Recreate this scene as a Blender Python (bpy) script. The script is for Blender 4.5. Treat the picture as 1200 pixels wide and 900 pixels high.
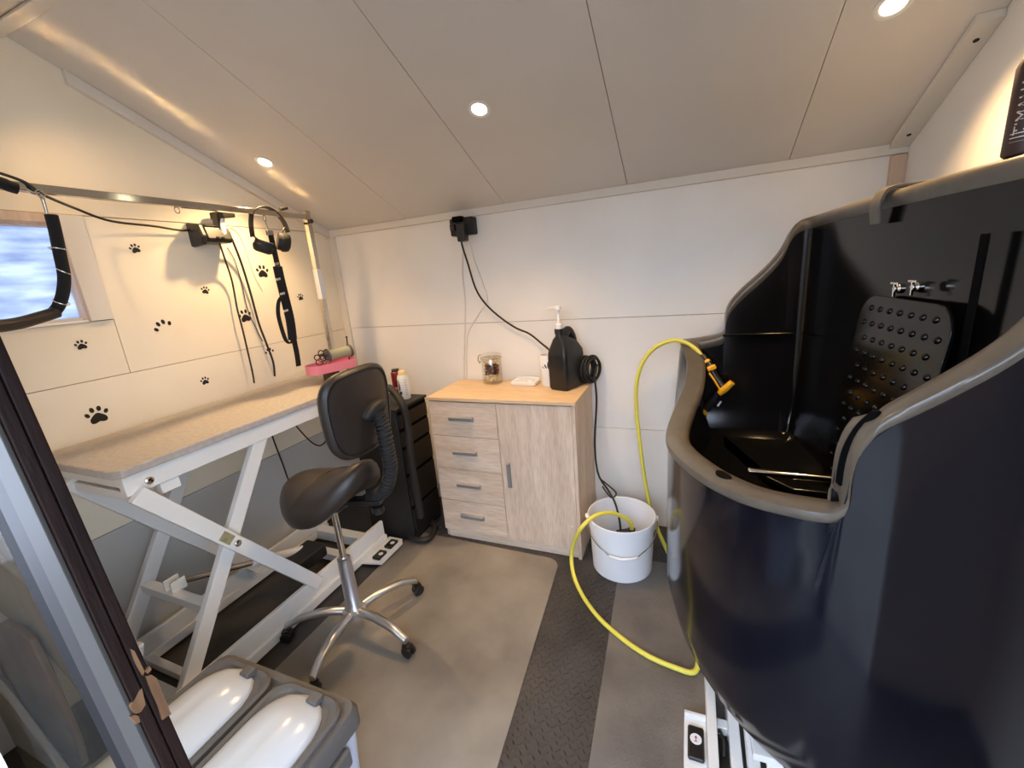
import bpy, bmesh, math, random
from mathutils import Vector, Matrix
random.seed(7)
PI = math.pi
scene = bpy.context.scene
for o in list(bpy.data.objects):
    bpy.data.objects.remove(o)
COL = scene.collection

# ------------------------------------------------------------------ camera
F = 499.32
CAMZ = 1.45
YAW, PITCH, ROLL = math.radians(23.1246), math.radians(14.4779), math.radians(-4.8936)
FW = Vector((-math.sin(YAW)*math.cos(PITCH), math.cos(YAW)*math.cos(PITCH), -math.sin(PITCH)))
RT0 = Vector((math.cos(YAW), math.sin(YAW), 0))
UP0 = RT0.cross(FW)
RT = math.cos(ROLL)*RT0 + math.sin(ROLL)*UP0
UP = -math.sin(ROLL)*RT0 + math.cos(ROLL)*UP0
CAM = Vector((0, 0, CAMZ))
cd = bpy.data.cameras.new('camera')
cd.sensor_width = 36.0
cd.lens = 36.0*F/1200.0
cd.clip_start = 0.02
cam = bpy.data.objects.new('camera', cd)
COL.objects.link(cam)
m = Matrix((RT, UP, -FW)).transposed().to_4x4()
m.translation = CAM
cam.matrix_world = m
scene.camera = cam

def ray(x, y):
    return (x-600)/F*RT - (y-450)/F*UP + FW
def onx(x, y, X):
    d = ray(x, y); return CAM + d*(X/d.x)
def ony(x, y, Y):
    d = ray(x, y); return CAM + d*(Y/d.y)
def onz(x, y, Z):
    d = ray(x, y); return CAM + d*((Z-CAMZ)/d.z)

# ------------------------------------------------------------------ world and exposure
w = bpy.data.worlds.new('overcast_sky')
scene.world = w
w.use_nodes = True
bg = w.node_tree.nodes['Background']
bg.inputs[0].default_value = (0.66, 0.77, 1.0, 1)
bg.inputs[1].default_value = 10.0
LAMP_W = 43.0
LAMP_COL = (1.0, 0.65, 0.31)
vs = scene.view_settings
vs.view_transform = 'Standard'
vs.look = 'None'
vs.exposure = 0.17
scene.cycles.blur_glossy = 0.1
scene.cycles.sample_clamp_indirect = 0.0
vs.gamma = 1.0
vs.use_curve_mapping = False

# ------------------------------------------------------------------ materials
def srgb(r, g, b):
    f = lambda c: (c/255/12.92) if c/255 <= .04045 else ((c/255+.055)/1.055)**2.4
    return (f(r), f(g), f(b), 1)

def nmat(name, col, rough=.5, metal=0., col2=None, scale=8., stretch=(1, 1, 1), bump=0., bscale=60., detail=3., lo=.35, hi=.65, spec=.5, coat=0., trans=0., alpha=1.):
    m = bpy.data.materials.new(name)
    m.use_nodes = True
    nt = m.node_tree
    b = nt.nodes['Principled BSDF']
    b.inputs['Base Color'].default_value = col
    b.inputs['Roughness'].default_value = rough
    b.inputs['Metallic'].default_value = metal
    b.inputs['Specular IOR Level'].default_value = spec
    b.inputs['Coat Weight'].default_value = coat
    b.inputs['Transmission Weight'].default_value = trans
    b.inputs['Alpha'].default_value = alpha
    tc = nt.nodes.new('ShaderNodeTexCoord')
    mp = nt.nodes.new('ShaderNodeMapping')
    mp.inputs['Scale'].default_value = stretch
    nt.links.new(tc.outputs['Object'], mp.inputs['Vector'])
    if col2 is not None:
        n = nt.nodes.new('ShaderNodeTexNoise')
        n.inputs['Scale'].default_value = scale
        n.inputs['Detail'].default_value = detail
        nt.links.new(mp.outputs[0], n.inputs['Vector'])
        cr = nt.nodes.new('ShaderNodeValToRGB')
        cr.color_ramp.elements[0].position = lo
        cr.color_ramp.elements[1].position = hi
        cr.color_ramp.elements[0].color = col
        cr.color_ramp.elements[1].color = col2
        nt.links.new(n.outputs['Fac'], cr.inputs[0])
        nt.links.new(cr.outputs[0], b.inputs['Base Color'])
    if bump:
        n2 = nt.nodes.new('ShaderNodeTexNoise')
        n2.inputs['Scale'].default_value = bscale
        n2.inputs['Detail'].default_value = 4
        nt.links.new(mp.outputs[0], n2.inputs['Vector'])
        bm_ = nt.nodes.new('ShaderNodeBump')
        bm_.inputs['Strength'].default_value = bump
        bm_.inputs['Distance'].default_value = .004
        nt.links.new(n2.outputs['Fac'], bm_.inputs['Height'])
        nt.links.new(bm_.outputs[0], b.inputs['Normal'])
    return m

M = {}
M['wall'] = nmat('painted_board', srgb(240, 235, 225), .55, col2=srgb(245, 240, 231), scale=3, bump=.15, bscale=40)
M['wall_cream'] = nmat('cream_painted_board', srgb(240, 228, 202), .55, col2=srgb(244, 233, 210), scale=3, bump=.15, bscale=40)
M['wall_low'] = nmat('shade_greyed_board', srgb(190, 187, 180), .6, col2=srgb(198, 195, 188), scale=3, bump=.15, bscale=40)  # bottom board greyed to stand for the shade under the table
M['wall_gap'] = nmat('board_backing', srgb(150, 134, 112), .8)
M['ceil'] = nmat('ceiling_board', srgb(216, 210, 201), .5, col2=srgb(221, 215, 206), scale=2, bump=.05, bscale=30)
M['trim'] = nmat('painted_batten', srgb(226, 219, 206), .55, bump=.1, bscale=40)
M['pine'] = nmat('bare_pine', srgb(222, 196, 172), .6, col2=srgb(206, 178, 152), scale=6, stretch=(8, 8, .6))
M['floor'] = nmat('black_rubber', srgb(48, 44, 42), .5, col2=srgb(68, 63, 60), scale=5, detail=6, bump=.1, bscale=90)
M['mat_l'] = nmat('grey_rubber_mat', srgb(106, 99, 90), .45, col2=srgb(168, 160, 147), scale=2.0, detail=7, bump=.12, bscale=120, lo=.36, hi=.8)
M['mat_r'] = nmat('dusty_tread_mat', srgb(92, 86, 80), .55, col2=srgb(116, 109, 101), scale=5, detail=6, bump=.1, bscale=90)
M['white_steel'] = nmat('white_powder_coat', srgb(226, 226, 222), .38, bump=.03, bscale=200)
M['table_top'] = nmat('ribbed_table_rubber', srgb(172, 164, 155), .7, col2=srgb(184, 176, 166), scale=60, bump=.3, bscale=350)
M['steel'] = nmat('brushed_steel', srgb(200, 194, 184), .12, 1.)
M['chrome'] = nmat('chrome', srgb(225, 222, 215), .1, 1.)
M['alu'] = nmat('satin_aluminium', srgb(196, 197, 200), .32, .9)
M['black'] = nmat('black_plastic', srgb(24, 23, 23), .38, col2=srgb(30, 29, 28), scale=30)
M['black_matte'] = nmat('black_matte_plastic', srgb(27, 26, 25), .6, bump=.1, bscale=200)
M['webbing'] = nmat('black_webbing', srgb(20, 19, 19), .85, bump=.3, bscale=400)
M['leather'] = nmat('dark_vinyl', srgb(44, 37, 32), .42, bump=.12, bscale=250)
M['cable'] = nmat('black_cable', srgb(22, 21, 21), .5)
M['white_cable'] = nmat('white_cable', srgb(228, 222, 210), .5)
M['white_plastic'] = nmat('white_plastic', srgb(236, 235, 230), .35)
M['bucket'] = nmat('bucket_plastic', srgb(240, 241, 242), .38)
M['tub_rim'] = nmat('painted_sheen_polythene', srgb(84, 78, 68), .3, col2=srgb(94, 87, 76), scale=25, bump=.08, bscale=200)  # lightened to stand for lamp and wall reflections on dark plastic
M['tub'] = nmat('navy_polythene', srgb(8, 11, 21), .14, spec=.45)
M['tub_in'] = nmat('black_polythene', srgb(12, 12, 13), .13, spec=.3, bump=.02, bscale=300)
M['hose'] = nmat('yellow_hose', srgb(226, 216, 84), .4)
M['yellow'] = nmat('amber_plastic', srgb(240, 172, 32), .35)
M['red'] = nmat('dark_red_can', srgb(128, 26, 36), .35)
M['pink'] = nmat('pink_plastic', srgb(238, 140, 160), .45)
M['grey_plastic'] = nmat('dark_grey_plastic', srgb(84, 81, 78), .5, bump=.15, bscale=150)
M['bin_lid'] = nmat('bin_lid_white', srgb(186, 189, 192), .22)
M['bin_body'] = nmat('bin_body_grey', srgb(176, 182, 196), .45)
M['handle'] = nmat('grey_handle', srgb(150, 152, 156), .4, .5)
M['brown_wood'] = nmat('dark_stained_wood', srgb(19, 11, 9), .5, spec=.1, col2=srgb(30, 18, 14), scale=5, stretch=(6, 6, .5), bump=.25, bscale=25)
M['raw_wood'] = nmat('chipped_raw_wood', srgb(104, 78, 54), .7, spec=.1, col2=srgb(84, 60, 40), scale=8, stretch=(6, 6, .6))
M['grey_metal'] = nmat('grey_painted_strip', srgb(50, 47, 43), .5, spec=.1)
M['mauve'] = nmat('mauve_painted_strip', srgb(23, 18, 18), .5, spec=.1)
M['seal'] = nmat('dark_seal', srgb(7, 5, 6), .6, spec=.05)
M['board_grey'] = nmat('grey_board', srgb(172, 168, 164), .7, col2=srgb(156, 150, 146), scale=4)
M['board_brown'] = nmat('brown_board', srgb(140, 112, 84), .7, col2=srgb(112, 88, 66), scale=5)
M['board_white'] = nmat('pale_board', srgb(206, 208, 214), .6)
M['cream'] = nmat('cream_biscuit', srgb(226, 202, 158), .7)
M['choc'] = nmat('brown_biscuit', srgb(104, 62, 40), .75)
M['label_dark'] = nmat('dark_brown_label', srgb(46, 32, 27), .4, col2=srgb(70, 42, 34), scale=12)
M['text'] = nmat('pale_print', srgb(222, 214, 200), .5)
M['ink'] = nmat('black_ink', srgb(14, 13, 13), .5)
M['label'] = nmat('white_label', srgb(226, 226, 226), .5)
M['grille'] = nmat('grey_print', srgb(128, 122, 110), .6)
M['led_green'] = nmat('green_plastic', srgb(120, 150, 70), .5)
M['roller'] = nmat('grey_green_roller', srgb(158, 160, 138), .6)
M['purple'] = nmat('purple_grey_plastic', srgb(92, 84, 98), .5)
M['blue'] = nmat('navy_plastic', srgb(38, 38, 70), .5)
M['patio'] = nmat('patio_concrete', srgb(112, 110, 106), .8, col2=srgb(128, 126, 120), scale=4)
M['sticker'] = nmat('warning_sticker', srgb(178, 150, 120), .5, col2=srgb(120, 136, 96), scale=60)
M['tub_rim_dark'] = nmat('recess_black', srgb(5, 5, 6), .7, spec=.05)

def oak(name, axis, ca, cb):
    st = {'x': (.9, 9, 9), 'z': (9, 9, .9)}[axis]
    m = nmat(name, ca, .5, col2=cb, scale=2.6, stretch=st, detail=8, lo=.3, hi=.7)
    nt = m.node_tree
    wv = nt.nodes.new('ShaderNodeTexNoise')
    wv.inputs['Scale'].default_value = 16
    wv.inputs['Detail'].default_value = 3
    mp = [n for n in nt.nodes if n.type == 'MAPPING'][0]
    nt.links.new(mp.outputs[0], wv.inputs['Vector'])
    mx = nt.nodes.new('ShaderNodeMix')
    mx.data_type = 'RGBA'; mx.blend_type = 'MULTIPLY'
    mx.inputs[0].default_value = .35
    cr = [n for n in nt.nodes if n.type == 'VALTORGB'][0]
    cr2 = nt.nodes.new('ShaderNodeValToRGB')
    cr2.color_ramp.elements[0].position = .35; cr2.color_ramp.elements[1].position = .6
    cr2.color_ramp.elements[0].color = (.55, .52, .5, 1)
    nt.links.new(wv.outputs['Fac'], cr2.inputs[0])
    nt.links.new(cr.outputs[0], mx.inputs[6]); nt.links.new(cr2.outputs[0], mx.inputs[7])
    nt.links.new(mx.outputs[2], nt.nodes['Principled BSDF'].inputs['Base Color'])
    return m
M['oak_x'] = oak('sonoma_oak_across', 'x', srgb(216, 190, 164), srgb(236, 216, 194))
M['oak_z'] = oak('sonoma_oak_upright', 'z', srgb(214, 188, 163), srgb(234, 213, 191))
M['oak_top'] = oak('oak_top', 'x', srgb(224, 192, 150), srgb(232, 202, 164))

def glass_mat(name, tint, rough=.0, mixf=.12):
    m = bpy.data.materials.new(name); m.use_nodes = True
    nt = m.node_tree
    for n in list(nt.nodes):
        if n.type != 'OUTPUT_MATERIAL': nt.nodes.remove(n)
    out = nt.nodes['Material Output']
    t = nt.nodes.new('ShaderNodeBsdfTransparent'); t.inputs[0].default_value = tint
    g = nt.nodes.new('ShaderNodeBsdfGlossy'); g.inputs['Roughness'].default_value = rough
    mx = nt.nodes.new('ShaderNodeMixShader'); mx.inputs[0].default_value = mixf
    nt.links.new(t.outputs[0], mx.inputs[1]); nt.links.new(g.outputs[0], mx.inputs[2])
    nt.links.new(mx.outputs[0], out.inputs[0])
    return m
M['glass'] = glass_mat('clear_glass', (.80, .82, .79, 1), .02, .02)
M['jar_glass'] = glass_mat('jar_glass', (.97, .97, .96, 1), .03, .07)
M['visor'] = glass_mat('pale_green_plastic', (.55, .68, .62, 1), .1, .2)

def frost_mat():
    m = bpy.data.materials.new('frosted_window_film'); m.use_nodes = True
    nt = m.node_tree
    for n in list(nt.nodes):
        if n.type != 'OUTPUT_MATERIAL': nt.nodes.remove(n)
    out = nt.nodes['Material Output']
    tc = nt.nodes.new('ShaderNodeTexCoord'); mp = nt.nodes.new('ShaderNodeMapping')
    mp.inputs['Scale'].default_value = (1, 1.2, 5)
    nz = nt.nodes.new('ShaderNodeTexNoise'); nz.inputs['Scale'].default_value = 5; nz.inputs['Detail'].default_value = 6
    cr = nt.nodes.new('ShaderNodeValToRGB')
    cr.color_ramp.elements[0].position = .3; cr.color_ramp.elements[1].position = .7
    cr.color_ramp.elements[0].color = (.20, .225, .27, 1); cr.color_ramp.elements[1].color = (.40, .415, .44, 1)
    tr = nt.nodes.new('ShaderNodeBsdfTranslucent')
    gl = nt.nodes.new('ShaderNodeBsdfGlossy'); gl.inputs['Roughness'].default_value = .25
    mx = nt.nodes.new('ShaderNodeMixShader'); mx.inputs[0].default_value = .06
    nt.links.new(tc.outputs['Object'], mp.inputs[0]); nt.links.new(mp.outputs[0], nz.inputs['Vector'])
    nt.links.new(nz.outputs['Fac'], cr.inputs[0]); nt.links.new(cr.outputs[0], tr.inputs[0])
    nt.links.new(tr.outputs[0], mx.inputs[1]); nt.links.new(gl.outputs[0], mx.inputs[2])
    nt.links.new(mx.outputs[0], out.inputs[0])
    return m
M['frost'] = frost_mat()

def emit_mat(name, col, s):
    m = bpy.data.materials.new(name); m.use_nodes = True
    b = m.node_tree.nodes['Principled BSDF']
    b.inputs['Base Color'].default_value = (1, 1, 1, 1)
    b.inputs['Emission Color'].default_value = col
    b.inputs['Emission Strength'].default_value = s
    return m
M['bulb'] = emit_mat('lit_bulb', (1, .86, .62, 1), 14.)

# ------------------------------------------------------------------ mesh builder
WL = {}      # world location of every object

class B:
    def __init__(s): s.v = []; s.f = []
    def add(s, vs_, fs_):
        n = len(s.v); s.v += [Vector(p) for p in vs_]; s.f += [tuple(i+n for i in f) for f in fs_]; return s
    def box(s, a, b):
        x0, y0, z0 = a; x1, y1, z1 = b
        return s.hexa([(x0, y0, z0), (x1, y0, z0), (x1, y1, z0), (x0, y1, z0), (x0, y0, z1), (x1, y0, z1), (x1, y1, z1), (x0, y1, z1)])
    def hexa(s, p):
        return s.add(p, [(0, 3, 2, 1), (4, 5, 6, 7), (0, 1, 5, 4), (1, 2, 6, 5), (2, 3, 7, 6), (3, 0, 4, 7)])
    def obox(s, c, ax, ay, az):     # centre and three half-axes
        c = Vector(c); ax = Vector(ax); ay = Vector(ay); az = Vector(az)
        return s.hexa([c-ax-ay-az, c+ax-ay-az, c+ax+ay-az, c-ax+ay-az, c-ax-ay+az, c+ax-ay+az, c+ax+ay+az, c-ax+ay+az])
    def bar(s, a, b, w_, h_, up=(0, 0, 1)):   # rectangular bar between two points
        a = Vector(a); b = Vector(b); d = (b-a); L = d.length; d.normalize()
        side = d.cross(Vector(up))
        if side.length < 1e-4: side = d.cross(Vector((1, 0, 0)))
        side.normalize(); u = side.cross(d)
        return s.obox((a+b)/2, d*L/2, side*w_/2, u*h_/2)
    def prism(s, pts, axis, a, b):  # polygon extruded along an axis; pts are the other two coords in order
        n = len(pts)
        def mk(p, t):
            return {'x': (t, p[0], p[1]), 'y': (p[0], t, p[1]), 'z': (p[0], p[1], t)}[axis]
        s.add([mk(p, a) for p in pts]+[mk(p, b) for p in pts],
              [tuple(range(n))[::-1], tuple(range(n, 2*n))]+[(i, (i+1) % n, n+(i+1) % n, n+i) for i in range(n)])
        return s
    def loft(s, rings, cap0=True, cap1=True, closed=True):
        n = len(rings[0]); vs_ = [p for r in rings for p in r]; fs = []
        for k in range(len(rings)-1):
            for i in range(n if closed else n-1):
                j = (i+1) % n
                fs.append((k*n+i, k*n+j, (k+1)*n+j, (k+1)*n+i))
        if cap0: fs.append(tuple(range(n))[::-1])
        if cap1: fs.append(tuple(range((len(rings)-1)*n, len(rings)*n)))
        return s.add(vs_, fs)
    def tube(s, path, r, seg=10, closed=False):
        path = [Vector(p) for p in path]; n = len(path); rings = []; prev = None
        rr = r if isinstance(r, (list, tuple)) else [r]*n
        for i, p in enumerate(path):
            if closed: t = path[(i+1) % n]-path[i-1]
            else: t = path[min(i+1, n-1)]-path[max(i-1, 0)]
            t.normalize()
            if prev is None:
                u = t.cross(Vector((0, 0, 1)))
                if u.length < 1e-3: u = t.cross(Vector((0, 1, 0)))
            else:
                u = prev - t*prev.dot(t)
            u.normalize(); prev = u; v_ = t.cross(u)
            rings.append([p+rr[i]*(math.cos(2*PI*k/seg)*u+math.sin(2*PI*k/seg)*v_) for k in range(seg)])
        if closed:
            rings.append(rings[0]); return s.loft(rings, False, False)
        return s.loft(rings)
    def ribbon(s, path, w_, th, side):   # flat strap along a path, side = width direction
        path = [Vector(p) for p in path]; rings = []
        sd = Vector(side).normalized()
        for i, p in enumerate(path):
            t = (path[min(i+1, len(path)-1)]-path[max(i-1, 0)]).normalized()
            nn = t.cross(sd).normalized()
            rings.append([p-sd*w_/2-nn*th/2, p+sd*w_/2-nn*th/2, p+sd*w_/2+nn*th/2, p-sd*w_/2+nn*th/2])
        return s.loft(rings)
    def lathe(s, prof, c=(0, 0, 0), seg=28, axis=(0, 0, 1)):   # profile (r, h)
        c = Vector(c); ax = Vector(axis).normalized()
        u = ax.cross(Vector((0, 1, 0)))
        if u.length < 1e-3: u = ax.cross(Vector((1, 0, 0)))
        u.normalize(); v_ = ax.cross(u)
        rings = [[c+ax*h+max(r, 1e-5)*(math.cos(2*PI*k/seg)*u+math.sin(2*PI*k/seg)*v_) for k in range(seg)] for r, h in prof]
        return s.loft(rings)
    def ball(s, c, r, seg=12, rings=8):
        c = Vector(c); rx, ry, rz = r if isinstance(r, (tuple, list)) else (r, r, r)
        R = []
        for i in range(rings+1):
            a = -PI/2+PI*i/rings; ca = max(math.cos(a), 1e-4)
            R.append([c+Vector((rx*ca*math.cos(2*PI*k/seg), ry*ca*math.sin(2*PI*k/seg), rz*math.sin(a))) for k in range(seg)])
        return s.loft(R)
    def xf(s, mtx):
        s.v = [mtx @ p for p in s.v]; return s
    def build(s, name, mat, parent=None, smooth=None, bevel=0., seg=2):
        me = bpy.data.meshes.new(name)
        if parent is not None: loc = WL[parent]
        else:
            xs = [p.x for p in s.v]; ys = [p.y for p in s.v]; zs = [p.z for p in s.v]
            loc = Vector(((min(xs)+max(xs))/2, (min(ys)+max(ys))/2, min(zs)))
        me.from_pydata([p-loc for p in s.v], [], s.f)
        bm = bmesh.new(); bm.from_mesh(me)
        bmesh.ops.recalc_face_normals(bm, faces=bm.faces)
        bm.to_mesh(me); bm.free()
        me.materials.append(M[mat])
        if smooth is not None:
            me.polygons.foreach_set('use_smooth', [True]*len(me.polygons))
            me.set_sharp_from_angle(angle=math.radians(smooth))
        me.update()
        o = bpy.data.objects.new(name, me); COL.objects.link(o)
        if parent is not None: o.parent = parent
        else: o.location = loc
        WL[o] = loc
        if bevel:
            md = o.modifiers.new('bevel', 'BEVEL'); md.width = bevel; md.segments = seg; md.limit_method = 'ANGLE'
            md.angle_limit = math.radians(35)
            if smooth is None:
                me.polygons.foreach_set('use_smooth', [True]*len(me.polygons))
                me.set_sharp_from_angle(angle=math.radians(35))
                md.harden_normals = True
        return o

def tag(o, label, cat, group=None, kind=None):
    o['label'] = label; o['category'] = cat
    if group: o['group'] = group
    if kind: o['kind'] = kind
    return o
def struct(o, label=None):
    o['kind'] = 'structure'
    if label: o['label'] = label
    return o
def thing(name, label, cat, loc, group=None):
    o = bpy.data.objects.new(name, None); COL.objects.link(o)
    o.empty_display_size = .05
    o.location = loc; WL[o] = Vector(loc)
    return tag(o, label, cat, group)
def catmull(pts, n=8, closed=False):
    P = [Vector(p) for p in pts]; out = []; N = len(P)
    for i in range(N if closed else N-1):
        if closed: p0, p1, p2, p3 = P[i-1], P[i], P[(i+1) % N], P[(i+2) % N]
        else: p0, p1, p2, p3 = P[max(i-1, 0)], P[i], P[i+1], P[min(i+2, N-1)]
        for k in range(n):
            t = k/n
            out.append(.5*((2*p1)+(-p0+p2)*t+(2*p0-5*p1+4*p2-p3)*t*t+(-p0+3*p1-3*p2+p3)*t**3))
    if not closed: out.append(P[-1])
    return out
def rrect(cx, cy, hx, hy, r, n=6):
    out = []
    for sx, sy, a0 in ((1, 1, 0), (-1, 1, 90), (-1, -1, 180), (1, -1, 270)):
        for k in range(n+1):
            a = math.radians(a0+90*k/n)
            out.append((cx+sx*(hx-r)+r*math.cos(a), cy+sy*(hy-r)+r*math.sin(a)))
    return out
def text_bm(txt, size, origin, ex, ey):
    cu = bpy.data.curves.new('t', 'FONT'); cu.body = txt; cu.size = size; cu.extrude = .0004
    cu.align_x = 'CENTER'; cu.align_y = 'CENTER'
    o = bpy.data.objects.new('t', cu); COL.objects.link(o)
    me = bpy.data.meshes.new_from_object(o)
    bpy.data.objects.remove(o)
    ex = Vector(ex).normalized(); ey = Vector(ey).normalized(); ez = ex.cross(ey); origin = Vector(origin)
    b = B(); b.add([origin+ex*v.co.x+ey*v.co.y+ez*v.co.z for v in me.vertices], [tuple(p.vertices) for p in me.polygons])
    bpy.data.meshes.remove(me)
    return b

# ------------------------------------------------------------------ room shell
XL, XR, YB, YF = -2.14, .76, 2.25, .15
ZE, SL, YR = 1.80, .43, .92
ZR = ZE+SL*(YB-YR)
def zc(y):
    return ZE+SL*(YB-y) if y >= YR else ZR-SL*(YR-y)
G = .0013     # half joint

fl = struct(B().box((XL-.1, YF-.02, -.05), (XR+.1, YB+.1, 0)).build('floor', 'floor'), 'black rubber tread flooring')
pt = struct(B().box((-4, -4.2, -.12), (4, YF-.02, -.06)).build('floor_patio', 'patio'), 'grey concrete ground outside the door')

M['blocker'] = nmat('blocker_boards', srgb(92, 82, 70), .8, col2=srgb(110, 98, 84), scale=4, stretch=(8, 8, .6))  # shared by both added light blockers outside the door
b = B()
for k in range(40):
    b.box((-4+.2*k+.004, -4.02, -.06), (-4+.2*k+.196, -4.0, 2.0+.02*(k % 2)))
struct(b.build('wall_sky_blocker', 'blocker'), 'added unseen boarded fence facing the doorway')  # added out of view to hold back low sky light

struct(B().box((XL-.3, -.55, 2.16), (XR+.3, YF-.051, 2.20)).build('ceiling_sky_blocker', 'blocker'), 'added unseen slab shading the doorway from high sky')  # added out of view, keeps high sky light off the doorway

def tread(x0, x1, y0, y1, z, hgt):
    b = B(); st = .022; i = 0; y = y0
    while y < y1:
        x = x0 + (.5*st if i % 2 else 0); j = 0
        while x < x1:
            a = math.radians(45 if (i+j) % 2 else -45)
            dx, dy = math.cos(a)*.0125, math.sin(a)*.0125
            nx, ny = -math.sin(a)*.0034, math.cos(a)*.0034
            b.add([(x-dx, y-dy, z), (x+nx, y+ny, z), (x+dx, y+dy, z), (x-nx, y-ny, z), (x-dx*.5, y-dy*.5, z+hgt), (x+dx*.5, y+dy*.5, z+hgt)],
                  [(0, 3, 4), (0, 4, 1), (2, 5, 3), (2, 1, 5), (3, 5, 4), (1, 4, 5)])
            x += st; j += 1
        y += st; i += 1
    return b
t = tread(-.67, -.245, .3, 1.84, 0, .0034)
t2 = tread(-1.5, -.02, 1.845, 2.2, 0, .0034); t.add(t2.v, t2.f)
o = t.build('tread_pattern', 'floor', fl); o['kind'] = 'stuff'

# back wall
wb = struct(B().box((XL-.1, YB+.012, 0), (XR+.1, YB+.06, ZE+.1)).build('wall_back', 'wall_gap'), 'cream painted board wall behind the cabinet')
zs = [0, .578, 1.186, ZE+.06]
for k in range(3):
    B().box((XL, YB, zs[k]+G), (XR, YB+.012, zs[k+1]-G)).build('panel', 'wall', wb, bevel=.0012)
# left wall with window hole
WY0, WY1, WZ0, WZ1 = .16, .925, 1.405, 1.765
b = B()
b.box((XL-.06, YF-.05, 0), (XL-.012, YB+.06, WZ0)); b.box((XL-.06, YF-.05, WZ0), (XL-.012, WY0, WZ1)); b.box((XL-.06, WY1, WZ0), (XL-.012, YB+.06, WZ1))
b.prism([(YF-.05, WZ1), (YB+.06, WZ1), (YB+.06, zc(YB+.06)+.05), (YR, ZR+.05), (YF-.05, zc(YF-.05)+.05)], 'x', XL-.06, XL-.012)
wl = struct(b.build('wall_left', 'wall_gap'), 'cream painted board wall with paw prints')
def lp(y0, y1, z0, z1):
    B().box((XL-.012, y0+G, z0+G), (XL, y1-G, z1-G)).build('panel', 'wall_cream', wl, bevel=.0012)
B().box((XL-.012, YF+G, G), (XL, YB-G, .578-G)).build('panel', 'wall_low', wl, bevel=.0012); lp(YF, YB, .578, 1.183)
lp(YF, 1.0, 1.183, WZ0); lp(1.0, YB, 1.183, 1.797)
lp(YF, WY1+.002, WZ1, 1.797)
B().prism([(YF, 1.799), (YB, 1.799), (YB, ZE+.03), (YR, ZR+.03), (YF, zc(YF)+.03)], 'x', XL-.012, XL).build('panel', 'wall_cream', wl, bevel=.0012)
# right wall
b = B(); b.prism([(YF-.05, 0), (YB+.06, 0), (YB+.06, zc(YB+.06)+.05), (YR, ZR+.05), (YF-.05, zc(YF-.05)+.05)], 'x', XR+.012, XR+.06)
wr = struct(b.build('wall_right', 'wall_gap'), 'cream painted gable wall behind the tub')
B().box((XR, YF, 0), (XR+.012, YB, 1.183)).build('panel', 'wall', wr)
B().prism([(YF, 1.186), (YB, 1.186), (YB, ZE+.03), (YR, ZR+.03), (YF, zc(YF)+.03)], 'x', XR, XR+.012).build('panel', 'wall', wr)
# front wall around the door opening
b = B(); b.box((.24, YF-.05, 0), (XR+.06, YF, 2.0)); b.prism([(XL-.06, 1.98), (XR+.06, 1.98), (XR+.06, zc(YF)+.06), (XL-.06, zc(YF)+.06)], 'y', YF-.05, YF)
b.box((-1.02, YF-.05, 0), (-.7, YF, .12)); b.box((XL-.06, YF-.05, 0), (-1.02, YF, 1.98))
struct(b.build('wall_front', 'wall'), 'painted front wall around the doorway')
# ceiling
def slope(name, ya, yb, xs):
    tn = .012
    base = struct(B().hexa([(xs[0], ya, zc(ya)+tn), (xs[-1], ya, zc(ya)+tn), (xs[-1], yb, zc(yb)+tn), (xs[0], yb, zc(yb)+tn),
                            (xs[0], ya, zc(ya)+.06), (xs[-1], ya, zc(ya)+.06), (xs[-1], yb, zc(yb)+.06), (xs[0], yb, zc(yb)+.06)]).build(name, 'wall_gap'))
    for k in range(len(xs)-1):
        x0, x1 = xs[k]+G, xs[k+1]-G
        B().hexa([(x0, ya, zc(ya)), (x1, ya, zc(ya)), (x1, yb, zc(yb)), (x0, yb, zc(yb)),
                  (x0, ya, zc(ya)+tn), (x1, ya, zc(ya)+tn), (x1, yb, zc(yb)+tn), (x0, yb, zc(yb)+tn)]).build('panel', 'ceil', base)
    return base
XS = [XL, -1.525, -.91, -.279, .37, XR]
c1 = slope('ceiling', YR, YB, XS); c1['label'] = 'sloping white panelled ceiling over the cabinet'
c2 = slope('ceiling_front', YF-.05, YR, XS); c2['label'] = 'sloping ceiling on the door side of the ridge'
# trims
def strip(name, label, pts, mat='trim'):
    return struct(B().hexa(pts).build(name, mat, bevel=.002), label)
strip('trim_1', 'thin batten between back wall and ceiling', [(XL, YB-.022, ZE-.03), (XR, YB-.022, ZE-.03), (XR, YB, ZE-.03), (XL, YB, ZE-.03),
      (XL, YB-.022, zc(YB-.022)-.001), (XR, YB-.022, zc(YB-.022)-.001), (XR, YB, ZE-.001), (XL, YB, ZE-.001)])
def gable(name, label, x0, x1, ya, yb, hgt):
    return strip(name, label, [(x0, ya, zc(ya)-hgt), (x1, ya, zc(ya)-hgt), (x1, yb, zc(yb)-hgt), (x0, yb, zc(yb)-hgt),
                 (x0, ya, zc(ya)-.001), (x1, ya, zc(ya)-.001), (x1, yb, zc(yb)-.001), (x0, yb, zc(yb)-.001)])
gable('trim_2', 'sloping batten along top of left wall', XL, XL+.022, 1.075, YB-.022, .048)
tg = gable('trim_3', 'sloping batten along top of right wall', XR-.062, XR, 1.74, YB-.022, .02)
strip('trim_4', 'white corner batten beside the table', [(XL, YB-.02, 0), (XL+.045, YB-.02, 0), (XL+.045, YB, 0), (XL, YB, 0), (XL, YB-.02, ZE-.03), (XL+.045, YB-.02, ZE-.03), (XL+.045, YB, ZE-.03), (XL, YB, ZE-.03)])
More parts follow.
